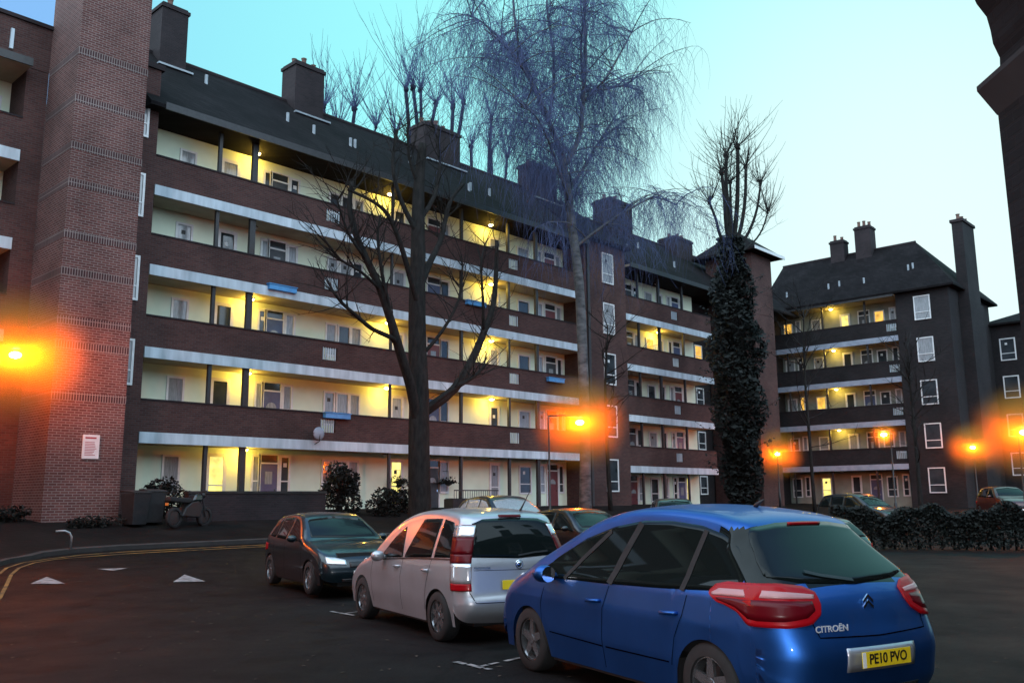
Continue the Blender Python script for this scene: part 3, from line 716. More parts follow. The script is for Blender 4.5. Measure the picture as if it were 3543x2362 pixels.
# ------------------------------------------------------------------ trees
def twigs(mb, p, d, L, r, rnd, droop=0, wig=.25, n=4, sides=3):
    pts = [Vector(p)]; d = Vector(d).normalized()
    for k in range(n):
        d = (d+Vector((rnd.gauss(0,wig), rnd.gauss(0,wig), rnd.gauss(0,wig*.6)-droop))*.5).normalized()
        pts.append(pts[-1]+d*L/n)
    mb.tube(pts, [r*(1-.75*k/n) for k in range(n+1)], sides, cap=False)
    return pts
def along(pts, u):
    i = min(int(u*(len(pts)-1)), len(pts)-2); f = u*(len(pts)-1)-i
    return Vector(pts[i]).lerp(Vector(pts[i+1]), f), (Vector(pts[i+1])-Vector(pts[i])).normalized()

def smooth_poly(pts, k=3):
    pts = [Vector(p) for p in pts]; out = []
    for i in range(len(pts)-1):
        p0 = pts[max(i-1,0)]; p1 = pts[i]; p2 = pts[i+1]; p3 = pts[min(i+2,len(pts)-1)]
        for j in range(k):
            t_ = j/k
            out.append(.5*((2*p1)+(-p0+p2)*t_+(2*p0-5*p1+4*p2-p3)*t_*t_+(-p0+3*p1-3*p2+p3)*t_**3))
    out.append(pts[-1]); return out

# big dark plane tree in front of the block
rnd = random.Random(21)
T1 = empty('plane_tree', 'big dark bare tree with a thick trunk in front of the long block galleries', 'tree', (21.85,25.0,ground(21.85,25)))
tb = MB(); lb = MB(); tw = MB(); Z0 = ground(21.85,25)
def rel(l): return [(x-21.85, dy, z-Z0) for x, dy, z in l]
trunk = smooth_poly(rel([(21.9,0,.3),(21.85,0,1.3),(21.8,0,2.8),(21.77,0,4.0),(21.8,.05,5.6),(21.74,.1,7.3),(21.7,.1,8.9),(21.72,.1,10.6),(21.75,.15,12),(21.8,.2,13.2),(21.9,.25,14.3),(22.0,.2,15.4)]))
tb.tube(trunk, [lerpt([(0,.58),(.08,.42),(.35,.37),(.6,.30),(1,.17)], i/(len(trunk)-1)) for i in range(len(trunk))], 12)
tb.build('trunk', M['bark'], T1, smooth=True)
limbs = [([(21.7,0,4.4),(21.2,-.2,5.7),(20.55,-.4,6.8),(20.0,-.5,7.9),(19.4,-.6,9.0),(18.75,-.6,10.0),(18.4,-.4,10.9),(18.2,-.3,11.8),(18.35,-.2,12.8)], .2),
  ([(20.2,-.4,7.3),(19.64,-.9,7.3),(18.5,-1.3,7.4),(17.7,-1.5,7.7),(17.05,-1.6,8.0),(16.6,-1.7,8.3)], .1),
  ([(21.9,0,4.9),(22.7,-.4,5.6),(23.9,-.6,6.3),(24.5,-.7,6.8)], .13),
  ([(22.0,0,4.9),(23.9,.4,5.95),(25.1,.6,7.3),(25.85,.7,8.5),(26.5,.8,9.7),(26.8,.9,11.2),(26.95,1.0,12.7)], .2),
  ([(21.75,0,9.6),(22.5,.3,10.75),(23.2,.5,11.75),(23.55,.6,12.7),(23.9,.6,13.7),(24.7,.7,14.6)], .15),
  ([(21.7,0,8.8),(21.1,-.2,9.8),(20.4,-.4,11.0),(19.75,-.5,11.85),(18.95,-.6,12.15),(17.9,-.6,12.3)], .12),
  ([(20.0,-.5,7.9),(19.6,-.7,8.75),(19.3,-.8,9.5),(19.0,-.9,10.7),(19.1,-.9,11.6)], .09),
  ([(21.75,.1,12.2),(22.6,.2,13.4),(23.0,.3,14.8),(22.9,.3,16.0)], .11),
  ([(21.75,.1,11.6),(20.9,.2,12.9),(20.5,.2,14.2),(20.7,.2,15.6)], .11),
  ([(21.85,.2,13.6),(21.4,.3,14.7),(21.3,.3,16.0)], .09),
  ([(21.75,0,6.9),(22.4,-.5,7.9),(23.0,-.8,9.2),(23.1,-.9,10.6)], .08),
  ([(25.85,.7,8.5),(25.4,.3,9.8),(25.2,.2,11.2),(25.5,.2,12.2)], .07),
  ([(18.7,-.6,10.0),(17.8,-.8,10.7),(17.2,-.9,11.8)], .06),
  ([(19.4,-.6,9.0),(18.3,-.9,9.4),(17.3,-1.1,9.6),(16.5,-1.2,10.2)], .06)]
for l, r in limbs:
    pts = smooth_poly(rel(l)); m = len(pts)
    lb.tube(pts, [r*(1-.6*i/(m-1)) for i in range(m)], 8)
    for _ in range(int(15+r*55)):
        p, d = along(pts, rnd.uniform(.35,1))
        dd = Vector((rnd.gauss(0,1), rnd.gauss(0,.8), rnd.uniform(-.2,1.1))).normalized()*.9+d*.5
        q = twigs(tw, p, dd, rnd.uniform(.8,2.0), .022, rnd, -.12, .3, 5, 4)
        for _ in range(3):
            p2, d2 = along(q, rnd.uniform(.2,1)); twigs(tw, p2, d2+Vector((rnd.gauss(0,.8),rnd.gauss(0,.8),rnd.gauss(.2,.6))), rnd.uniform(.3,.9), .009, rnd, -.05, .3, 3)
for _ in range(14):
    p, d = along(trunk, rnd.uniform(.45,1)); twigs(tw, p, (rnd.gauss(0,1),rnd.gauss(0,1),rnd.uniform(.1,1)), rnd.uniform(.6,1.6), .018, rnd, -.1, .3, 4)
lb.build('limbs', M['bark'], T1, smooth=True); tw.build('twigs', M['bark'], T1)

# pollarded trees behind the long block: knuckled limbs with tall whips
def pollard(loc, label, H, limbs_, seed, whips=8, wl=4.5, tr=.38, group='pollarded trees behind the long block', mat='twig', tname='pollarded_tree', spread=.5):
    rnd = random.Random(seed)
    t_ = empty(tname, label, 'tree', loc, 0, group)
    MB().tube(smooth_poly([(0,0,-.2),(.05,0,H*.5),(0,.05,H)]), tr, 10).build('trunk', M['bark'], t_, smooth=True)
    lb = MB(); tw = MB()
    for (dx, dy, dz, r) in limbs_:
        r *= .75; pts = smooth_poly([(0,0,H-.5), (dx*.55, dy*.45, H+dz*.3), (dx*.85+rnd.gauss(0,.15), dy*.8, H+dz*.65), (dx, dy, H+dz)])
        m = len(pts); lb.tube(pts, [r*(1-.35*i/(m-1)) for i in range(m)], 8)
        tip = pts[-1]; lb.ball(tuple(tip), r*1.12, 8, 6, (1,1,1.3), jit=.3)
        for _ in range(whips*2):
            d = Vector((rnd.gauss(0,spread), rnd.gauss(0,spread), 1))
            q = twigs(tw, tip, d, rnd.uniform(.3,1)*wl, .024, rnd, -.14, .2, 7, 4)
            for _ in range(4):
                p2, d2 = along(q, rnd.uniform(.1,.8)); twigs(tw, p2, d2+Vector((rnd.gauss(0,.6),rnd.gauss(0,.6),.4)), rnd.uniform(.3,1.0), .012, rnd, -.1, .2, 4)
        for _ in range(16):
            p, d = along(pts, rnd.uniform(.3,.97)); q = twigs(tw, p, (rnd.gauss(0,1),rnd.gauss(0,1),rnd.uniform(0,1.2)), rnd.uniform(.8,3.2), .018, rnd, -.13, .28, 6)
            for _ in range(2):
                p2, d2 = along(q, rnd.uniform(.2,.8)); twigs(tw, p2, d2+Vector((rnd.gauss(0,.6),rnd.gauss(0,.6),.4)), rnd.uniform(.4,1.2), .010, rnd, -.1, .2, 4)
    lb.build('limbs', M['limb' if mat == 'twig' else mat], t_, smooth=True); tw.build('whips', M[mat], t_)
    return t_
# (positions stand 10 to 14 m behind the ridge)
def kn(bx_, H_, zb, lst): return [(x-bx_, d, z-zb-H_, r) for x, d, z, r in lst]
pollard((41.0,47,1), 'dark pollarded tree with tall whips above the middle chimney', 22, kn(41,22,1,[(38.7,.3,27.6,.2),(39.1,-.3,30.7,.24),(40.2,.2,31.4,.24),(41.1,.4,31.6,.22),(42.1,-.2,30.7,.24),(44.1,.1,31.2,.26),(45.4,.3,32.0,.26)]), 31, 10, 7.5, .5)
pollard((33.6,47,1), 'smaller pollarded tree just right of the second chimney', 20, kn(33.6,20,1,[(32.5,.2,27.4,.22),(33.4,-.2,26.0,.16),(35.1,.3,28.1,.24),(36.7,0,27.2,.14)]), 37, 12, 5.2, .3)
pollard((47.3,47,1), 'pollarded tree with bent knuckles left of the weeping birch', 21, kn(47.3,21,1,[(46.1,.2,28.6,.22),(48.3,.1,31.6,.24),(48.5,.4,28.9,.26),(50.3,.3,29.0,.2)]), 41, 9, 5.5, .32)

# weeping birch in front of the block
rnd = random.Random(5)
bx, by = 30.2, 24.0; bz = ground(bx, by)
BI = empty('birch_tree', 'tall weeping birch with pale trunk and drooping fine twigs against the sky', 'tree', (bx,by,bz))
def rb(l): return smooth_poly([(x-bx, y, z-bz) for x, y, z in l], 3)
tbm = MB()
trunk = rb([(30.15,0,.8),(30.25,0,4.4),(30.2,0,8.1),(30.05,0,11.2),(29.78,.1,13.5),(29.45,.1,15.45),(29.2,.2,17.0)])
tbm.tube(trunk, [lerpt([(0,.30),(.1,.24),(.6,.20),(1,.17)], i/(len(trunk)-1)) for i in range(len(trunk))], 10)
tbm.build('trunk', M['birch'], BI, smooth=True)
leaders = [([(29.2,.2,16.9),(28.75,.4,18.0),(28.2,.6,19.2),(27.5,.7,20.4),(27.0,.8,22.0),(26.8,.8,24.0)],.13),
 ([(29.3,.1,16.2),(30.0,-.2,17.6),(30.25,-.3,19.4),(30.5,-.3,21.8),(30.5,-.3,24.5),(30.7,-.3,27)],.14),
 ([(28.6,.4,18.2),(28.9,.3,19.8),(28.8,.2,21.5),(28.3,.1,23.5),(28.4,0,26)],.09),
 ([(29.5,.1,15.2),(31.2,.6,16.6),(32.6,.9,18.2),(33.8,1.2,19.4),(34.8,1.3,20.6)],.09),
 ([(29.6,.1,14.6),(28.2,-.5,15.6),(27.0,-.9,16.6),(26.0,-1.1,17.2),(25.0,-1.2,17.2)],.08),
 ([(30.2,-.3,19.4),(31.5,-.6,20.8),(32.5,-.8,22.4),(33.5,-.9,24)],.08),
 ([(27.5,.7,20.4),(26.4,.9,21.2),(25.3,1.1,21.8),(24.4,1.2,21.9)],.07),
 ([(29.9,.1,12.6),(31.2,-.7,13.8),(32.6,-1.2,14.8),(34.2,-1.4,15.6),(35.8,-1.5,15.6)],.08),
 ([(30.3,-.3,20.4),(29.3,-1,21.6),(28.9,-1.6,23),(28.6,-2,24.4)],.07),
 ([(29.3,.1,16.6),(27.6,-.3,18.2),(26.0,-.5,19.4),(24.6,-.6,20.0),(23.6,-.6,20.2)],.08),
 ([(30.4,-.3,20.0),(32.6,.3,21.0),(34.6,.6,22.0),(36.4,.7,22.4)],.08),
 ([(29.9,.2,13.4),(31.0,1.2,14.8),(32.0,2.0,16.6),(32.8,2.4,18.6)],.07)]
brm = MB(); twm = MB()
branches = []
for l, r in leaders:
    pts = rb(l); m = len(pts)
    brm.tube(pts, [r*(1-.65*i/(m-1)) for i in range(m)], 7)
    branches.append((pts, r))
    for _ in range(19):
        p, d = along(pts, rnd.uniform(.08,1))
        an = rnd.uniform(0, 2*PI); dd = Vector((math.cos(an)*1.0, math.sin(an)*.8, rnd.uniform(.25,.9)))
        q = twigs(brm, p, dd, rnd.uniform(1.4,4.2), .030, rnd, .20, .16, 8, 4)
        branches.append((q, .03))
def strand(p, d, L, r):        # arches out, then hangs
    n = 8; pts = [Vector(p)]; d = Vector(d).normalized()
    sway = Vector((rnd.gauss(0,.10), rnd.gauss(0,.10), 0))
    for k in range(n):
        d = (d*.62+Vector((0,0,-.42))+sway+Vector((rnd.gauss(0,.06), rnd.gauss(0,.06), 0))).normalized()
        pts.append(pts[-1]+d*L/n)
    twm.tube(pts, [r*(1-.7*k/n) for k in range(n+1)], 3, cap=False); return pts
for pts, r in branches:
    n = 20 if r > .05 else 15
    for _ in range(n):
        p, d = along(pts, rnd.uniform(.2,1)); an = rnd.uniform(0, 2*PI)
        q = strand(p, (math.cos(an)*.9, math.sin(an)*.9, rnd.uniform(.1,.9)), rnd.uniform(1.4,4.2), .0085)
        for _ in range(3):
            p2, d2 = along(q, rnd.uniform(.1,.7)); an = rnd.uniform(0, 2*PI)
            strand(p2, (math.cos(an)*.6, math.sin(an)*.6, .1), rnd.uniform(.7,2.2), .0062)
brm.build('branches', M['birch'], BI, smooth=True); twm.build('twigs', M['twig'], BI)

# ivy clad pollard on the right, in front of the corner tower
rnd = random.Random(77)
px_, py_ = 47.2, 26.0; pz = ground(px_, py_)
T3 = pollard((px_,py_,pz), 'ivy clad pollarded tree with a thick dark trunk in front of the corner stair tower', 15.6,
    [(-1.9,.2,2.6,.14),(-1.0,-.2,4.6,.2),(.4,.2,6.2,.2),(1.5,0,7.0,.22),(.9,.3,4.6,.15),(3.0,.3,6.2,.18),(3.9,-.2,5.2,.14),(5.2,.1,3.6,.09)], 55, 9, 4.0, .5, None, 'bark', 'ivy_clad_tree', .8)
iv = MB()
for _ in range(15000):
    u = rnd.random()**.9; z = u*16.4; a = rnd.uniform(0, 2*PI)
    rr = lerpt([(0,.8),(3,1.1),(7,1.5),(10,1.55),(13.5,1.1),(16.4,.7)], z)*rnd.uniform(.35,1)**.6*(1+.22*math.sin(z*1.7+a*2))
    p = Vector((math.cos(a)*rr, math.sin(a)*rr, z)); A_ = Vector((rnd.gauss(0,1),rnd.gauss(0,1),rnd.gauss(0,1))).normalized(); B2 = A_.orthogonal()
    l = rnd.uniform(.05,.11)*rnd.choice((1,1,1.5,2.2)); iv.add([p-A_*l, p+B2*l*.6, p+A_*l, p-B2*l*.6], [(0,1,2,3)])
for _ in range(70):
    z = rnd.uniform(2,16.5); a = rnd.uniform(0, 2*PI); rr = lerpt([(0,.8),(7,1.5),(13.5,1.0),(16.4,.6)], z)
    q = twigs(iv, (math.cos(a)*rr*.6, math.sin(a)*rr*.6, z), (math.cos(a), math.sin(a), .5), rnd.uniform(.8,2.2), .02, rnd, .05, .25, 5, 4)
    for _ in range(14):
        p, d = along(q, rnd.uniform(.3,1)); p = p+Vector((rnd.gauss(0,.08),rnd.gauss(0,.08),rnd.gauss(0,.08))); A_ = Vector((rnd.gauss(0,1),rnd.gauss(0,1),rnd.gauss(0,1))).normalized()*.08; B2 = A_.orthogonal()*.6
        iv.add([p-A_, p+B2, p+A_, p-B2], [(0,1,2,3)])
iv.build('ivy', M['ivy'], T3)

def small_tree(loc, label, H, spread, seed, n=26, group=None):
    rnd = random.Random(seed); t_ = empty('bare_tree', label, 'tree', loc, 0, group)
    tr = smooth_poly([(0,0,-.1),(rnd.gauss(0,.1),0,H*.35),(rnd.gauss(0,.2),.1,H*.7),(rnd.gauss(0,.2),0,H)])
    MB().tube(tr, [.13*(1-.75*i/(len(tr)-1)) for i in range(len(tr))], 8).build('trunk', M['bark'], t_, smooth=True)
    tw = MB()
    for _ in range(n):
        p, d = along(tr, rnd.uniform(.3,1)); q = twigs(tw, p, (rnd.gauss(0,1),rnd.gauss(0,1),rnd.uniform(.3,1.2)), rnd.uniform(.5,1)*spread, .035, rnd, -.08, .25, 7, 4)
        for _ in range(7):
            p2, d2 = along(q, rnd.uniform(.2,1)); twigs(tw, p2, d2+Vector((rnd.gauss(0,.8),rnd.gauss(0,.8),.2)), rnd.uniform(.3,.9)*spread*.5, .014, rnd, 0, .25, 4)
    tw.build('branches', M['bark'], t_)
small_tree((46.5,16.0,.5), 'slim bare tree in front of the right hand block near a small street lamp', 8.5, 2.6, 3)
small_tree((52.0,24.0,.7), 'thin bare tree right of the ivy clad trunk against the corner tower', 12.5, 3.6, 9)
small_tree((92,24,1), 'bare treetop showing at the far right above the distant block', 15.5, 3.5, 14)
small_tree((37.0,27.8,1.0), 'thin bare tree in front of the stair bay, beside the birch', 9.5, 2.6, 17, 20)
hg_ = empty('hedge', 'long dark clipped hedge across the right side beyond the parked cars', 'hedge', (0,0,0))
rnd = random.Random(88); hb_ = MB(); A0 = Vector((30.2,13.4)); A1 = Vector((33.5,5.5))
for _ in range(15000):
    u = rnd.random(); v = rnd.uniform(-.5,.5); q = A0.lerp(A1, u); top = 1.28+.16*math.sin(u*23)+.10*math.sin(u*51+1); z = rnd.random()**.55*top
    e = rnd.random()
    if e < .5: v = -.5-rnd.gauss(0,.05)
    elif e < .75: z = top-abs(rnd.gauss(0,.07))
    n_ = Vector((.92,.39)); p = Vector((q.x+n_.x*v, q.y+n_.y*v, z)); a = Vector((rnd.gauss(0,1),rnd.gauss(0,1),rnd.gauss(0,1))).normalized()*rnd.uniform(.04,.085); b_ = a.orthogonal()*.55
    hb_.add([p-a, p+b_, p+a, p-b_], [(0,1,2,3)])
hb_.build('foliage', M['leaf'], hg_)
sk = MB()
for k in range(24):
    q = A0.lerp(A1, (k+.5)/24); sk.tube([(q.x,q.y,-.05),(q.x+.05,q.y,.6),(q.x-.1,q.y+.1,1.15)], [.04,.03,.012], 5)
sk.build('stems', M['bark'], hg_)
leafy('bush', 'wide dark bush under the slim bare tree', 'bush', (40,12,ground(40,12)), 2.6,1.6,.6, 2200,.10, seed=61, lumps=12)

# ------------------------------------------------------------------ archway pier at the right edge (near)
AR = empty('brick_archway', 'dark near archway with a projecting impost stone at the right edge', 'archway', (0,0,0))
fx, fy = .7312, .6822         # the pier stands about 5 m off, its side running along the view
P0 = Vector((5.64,1.31)); dd = Vector((fx,fy)); rr_ = Vector((.6822,-.7312))
def ap(u, v, z): q = P0+rr_*u+dd*v; return (q.x, q.y, z)
def aprism(name, pol, v0, v1, mat):
    m = len(pol)
    return MB().add([ap(u,v0,z) for u, z in pol]+[ap(u,v1,z) for u, z in pol], [tuple(range(m)), tuple(range(2*m-1,m-1,-1))]+[(i,(i+1)%m,(i+1)%m+m,i+m) for i in range(m)]).build(name, mat, AR)
aprism('pier', [(0,-.1),(2.2,-.1),(2.2,3.94),(0,3.94)], -.7, 0, M['soot'])
aprism('impost', [(0,3.94),(-.105,4.09),(-.105,4.12),(.06,4.21),(2.2,4.21),(2.2,3.94)], -.75, .01, M['sootstone'])
R_ = 1.15; inner = [(.04+R_*(math.cos(PI*k/40)-1)+.012*math.sin(k*2.1), 4.21+R_*math.sin(PI*k/40)) for k in range(21)]
aprism('arch', inner+[(inner[-1][0],6.2),(2.2,6.2),(2.2,4.21)], -.7, 0, M['soot'])

# ------------------------------------------------------------------ cars
def catmull(pts, step=.035):
    P = [Vector(p) for p in pts]; out = []
    for i in range(len(P)-1):
        p0 = P[max(i-1,0)]; p1 = P[i]; p2 = P[i+1]; p3 = P[min(i+2,len(P)-1)]
        k = max(2, int((p2-p1).length/step))
        for j in range(k):
            u = j/k; out.append(.5*((2*p1)+(-p0+p2)*u+(2*p0-5*p1+4*p2-p3)*u*u+(-p0+3*p1-3*p2+p3)*u**3))
    out.append(P[-1]); return out
class Car:
    """body grown from a side silhouette (x forward from the rear bumper, z up) and a half-width function"""
    def __init__(c, sil, wtab, wheels, rw=.34, sill=.2, r_end=.26, r_top=.09, crown_end=.07, crown_top=.05, side_h=1.0):
        c.S = catmull(sil); c.wtab = wtab; c.wheels = wheels; c.rw = rw; c.sill = sill
        c.re, c.rt, c.ce, c.ct = r_end, r_top, crown_end, crown_top
        c.L = max(p.x for p in c.S); n = len(c.S); c.n = n
        c.nrm = []
        for i in range(n):
            d = (c.S[min(i+1,n-1)]-c.S[max(i-1,0)]).normalized()
            c.nrm.append(Vector((-d.y, d.x)))          # outward (left of travel = rear->top->front)
        for _ in range(3):
            c.nrm = [(c.nrm[max(i-1,0)]+c.nrm[i]*2+c.nrm[min(i+1,n-1)]).normalized() for i in range(n)]
        c.r = [];c.cr = []
        for i in range(n):
            k = abs(c.nrm[i].x)**1.5
            c.r.append(c.rt+(c.re-c.rt)*k); c.cr.append(c.ct+(c.ce-c.ct)*k)
        c.E = []
        for i in range(n):
            q = c.S[i]-c.nrm[i]*(c.r[i]+c.cr[i]); c.E.append(Vector((q.x, max(q.y, c.sill+.02))))
        c.iTop = max(range(n), key=lambda i: c.S[i].y)
        # keep edge curve x monotone
        for i in range(1, n): c.E[i].x = max(c.E[i].x, c.E[i-1].x)
    def W(c, x, z):
        w_ = lerpt(c.wtab, z)
        e = abs(x/c.L-.5)*2
        return w_*(1-.07*e**5)
    def strip(c, i, s, off=0):
        i = min(max(i, 0), c.n-1.001); a = int(i); f = i-a; b = a+1
        S_ = c.S[a].lerp(c.S[b], f); nn = c.nrm[a].lerp(c.nrm[b], f); E_ = c.E[a].lerp(c.E[b], f)
        r = c.r[a]+(c.r[b]-c.r[a])*f; cr_ = c.cr[a]+(c.cr[b]-c.cr[a])*f
        Wd = c.W(E_.x, E_.y); y = s*Wd; u = max(0, (abs(y)-(Wd-r))/r); u = min(u, 1)
        ins = cr_*s*s + r*(1-math.sqrt(max(0, 1-u*u)))
        tot = (r+cr_)
        full = S_-E_
        q = S_-full*(ins/tot)
        ny = (u if u > 0 else 0)*(1 if y > 0 else -1); k = math.sqrt(max(0, 1-ny*ny))
        return Vector((q.x+nn.x*off*k, y+off*ny, q.y+nn.y*off*k))
    def side(c, x, z, sg, off=0):
        return Vector((x, sg*(c.W(x, z)+off), z))
    def low(c, x):
        z = c.sill
        for wx in c.wheels:
            d = abs(x-wx)
            if d < c.rw+.05: z = max(z, c.rw*.0+math.sqrt(max(0,(c.rw+.05)**2-d*d))+.30-.02)
        return z
    def rear_i(c, z):       # silhouette index on the rear side whose centre height is z
        for i in range(c.iTop):
            if c.S[i].y <= z <= c.S[i+1].y: return i+(z-c.S[i].y)/(c.S[i+1].y-c.S[i].y+1e-9)
        return 0 if z < c.S[0].y else c.iTop
    def front_i(c, z):
        for i in range(c.n-2, c.iTop, -1):
            if c.S[i+1].y <= z <= c.S[i].y: return i+1-(z-c.S[i+1].y)/(c.S[i].y-c.S[i+1].y+1e-9)
        return c.n-1 if z < c.S[-1].y else c.iTop
    def body(c, name, mat, parent, R_=16, dark=None):
        mb = MB(); ss = [-1,-.985,-.95,-.9,-.84,-.77,-.68,-.55,-.35,-.15,.15,.35,.55,.68,.77,.84,.9,.95,.985,1]; k = len(ss)
        vs = [c.strip(i, s) for i in range(c.n) for s in ss]
        mb.add(vs, [(i*k+j, i*k+j+1, (i+1)*k+j+1, (i+1)*k+j) for i in range(c.n-1) for j in range(k-1)])
        for sg in (-1, 1):
            vs = []
            for i in range(c.n):
                e = c.E[i]; x = e.x
                zl = min(c.low(x), e.y)
                for j in range(R_+1):
                    f = (j/R_); z = zl+(e.y-zl)*f
                    vs.append(c.side(x, z, sg))
            mb.add(vs, [(i*(R_+1)+j, (i+1)*(R_+1)+j, (i+1)*(R_+1)+j+1, i*(R_+1)+j+1) for i in range(c.n-1) for j in range(R_)])
        o = mb.build(name, mat, parent, smooth=True, weld=.0008)
        if dark:             # glass-black zone wrapping the rear pillar
            o.data.materials.append(M['carglass'])
            for p in o.data.polygons:
                if dark(p.center): p.material_index = 1
        # dark underside and wheel wells
        ub = MB()
        ub.box(c.E[0].x+.05, c.L-.15, -c.wtab[0][1]+.30, c.wtab[0][1]-.30, c.sill-.02, .75)
        ub.box(c.wheels[0]+c.rw+.08, c.wheels[1]-c.rw-.08, -c.wtab[0][1]+.03, c.wtab[0][1]-.03, c.sill-.03, .45)
        ub.build('underbody', M['blackplastic'], parent)
        return o
    def patch(c, fn, lo, hi, name, mat, parent, off=.004, cols=24, rows=6, skirt=.012):
        a0 = max(lo[0][0], hi[0][0]); a1 = min(lo[-1][0], hi[-1][0]); mb = MB(); vs = []
        for i in range(cols+1):
            a = a0+(a1-a0)*i/cols; b0 = lerpt(lo, a); b1 = lerpt(hi, a)
            for j in range(rows+1): vs.append(fn(a, b0+(b1-b0)*j/rows, off))
        fs = [(i*(rows+1)+j, (i+1)*(rows+1)+j, (i+1)*(rows+1)+j+1, i*(rows+1)+j+1) for i in range(cols) for j in range(rows)]
        n0 = len(vs); ring = [i*(rows+1) for i in range(cols+1)]+[cols*(rows+1)+j for j in range(1, rows+1)]+[i*(rows+1)+rows for i in range(cols-1, -1, -1)]+[j for j in range(rows-1, 0, -1)]
        ab = []
        for i in range(cols+1):
            a = a0+(a1-a0)*i/cols; b0 = lerpt(lo, a); b1 = lerpt(hi, a)
            for j in range(rows+1): ab.append((a, b0+(b1-b0)*j/rows))
        for q in ring: vs.append(fn(ab[q][0], ab[q][1], off-skirt))
        m = len(ring); fs += [(ring[k], ring[(k+1) % m], n0+(k+1) % m, n0+k) for k in range(m)]
        mb.add(vs, fs); return mb.build(name, mat, parent, smooth=True)
    def line(c, fn, pts, mb, w_=.007, off=.002):
        P = []
        for (a, b) in zip(pts, pts[1:]):
            a = Vector(a); b = Vector(b); k = max(1, int((b-a).length/.05))
            for q in range(k): P.append(a+(b-a)*q/k)
        P.append(Vector(pts[-1])); vs = []
        for i, p in enumerate(P):
            d = (P[min(i+1,len(P)-1)]-P[max(i-1,0)]).normalized(); q = Vector((-d.y, d.x))*w_/2
            vs += [fn(*(p+q), off), fn(*(p-q), off)]
        mb.add(vs, [(2*i, 2*i+1, 2*i+3, 2*i+2) for i in range(len(P)-1)])
    def solve(c, y, z, end):     # strip position whose true height is z at lateral distance y
        lo, hi = (0., float(c.iTop)) if end == 'r' else (float(c.n-1), float(c.iTop))
        for _ in range(22):
            m = (lo+hi)/2; e = c.E[min(int(m), c.n-1)]; s = max(-1, min(1, y/c.W(e.x, e.y)))
            if c.strip(m, s).z < z: lo = m
            else: hi = m
        m = (lo+hi)/2; e = c.E[min(int(m), c.n-1)]
        return m, max(-1, min(1, y/c.W(e.x, e.y)))
    def rear(c):
        def f(y, z, off):
            m, s = c.solve(y, z, 'r'); return c.strip(m, s, off)
        return f
    def front(c):
        def f(y, z, off):
            m, s = c.solve(y, z, 'f'); return c.strip(m, s, off)
        return f
    def sd(c, sg): return lambda x, z, off: c.side(x, z, sg, off)
    def corner(c, sg, end='r'):
        def f(a, z, off):
            i, _ = c.solve(9, z, end); e = c.E[int(i)].lerp(c.E[min(int(i)+1, c.n-1)], i-int(i)); Wd = c.W(e.x, e.y)
            if a <= 0:
                m, s = c.solve(sg*(Wd+a), z, end); return c.strip(m, s, off)
            return c.side(e.x+(a if end == 'r' else -a), z, sg, off)
        return f
def wheel(parent, x, y, r, spokes=5, sg=1):
    w_ = .2
    t_ = MB().lathe([(r*.66,-w_/2),(r*.93,-w_/2),(r*.985,-w_*.38),(r,-w_*.2),(r,w_*.2),(r*.985,w_*.38),(r*.93,w_/2),(r*.66,w_/2)], (x,y,r), 'Y', 36).build('wheel', M['tyre'], parent, smooth=True)
    mb = MB(); yo = sg*w_*.42
    mb.lathe([(r*.66,-w_/2*.9),(r*.67,yo),(r*.61,yo*1.02),(r*.60,yo*.2)], (x,y,r), 'Y', 36)
    for k in range(spokes):
        a = 2*PI*k/spokes+.3; ca, sa = math.cos(a), math.sin(a); na = (-sa, ca)
        for (o1, o2) in ((-.035,.035),):
            vs = []
            for rr, hw in ((r*.1,.045),(r*.63,.028)):
                for q in (-hw, hw):
                    vs.append((x+ca*rr+na[0]*q, y+yo*.9, r+sa*rr+na[1]*q)); vs.append((x+ca*rr+na[0]*q, y+yo*.55, r+sa*rr+na[1]*q))
            mb.add(vs, [(0,2,6,4),(1,5,7,3),(0,4,5,1),(2,3,7,6)])
    mb.lathe([(0,yo*.98),(r*.14,yo*.95),(r*.16,yo*.6)], (x,y,r), 'Y', 16)
    mb.build('rim', M['rim'], t_)
    MB().lathe([(0,-.02*sg),(r*.58,-.02*sg),(r*.58,.0)], (x,y,r), 'Y', 24).build('brake_disc', M['blackplastic'], t_)
def text_mesh(txt, size, mat, parent, loc, rot, name='lettering', extrude=.002, bold=0, sx=1):
    cu = bpy.data.curves.new('t', 'FONT'); cu.body = txt; cu.size = size; cu.extrude = extrude; cu.align_x = 'CENTER'; cu.align_y = 'CENTER'; cu.offset = bold
    to = bpy.data.objects.new('t', cu); COL.objects.link(to)
    dg = bpy.context.evaluated_depsgraph_get(); me = bpy.data.meshes.new_from_object(to.evaluated_get(dg))
    bpy.data.objects.remove(to); me.materials.clear(); me.materials.append(mat)
    o = bpy.data.objects.new(name, me); link(o, parent); o.location = loc; o.rotation_euler = rot; o.scale = (sx,1,1)
    return o
def carroot(name, label, cat, x, y, yaw, group=None, pitch=0):
    r = empty(name, label, cat, (x, y, ground(x, y)), math.radians(yaw), group); return r

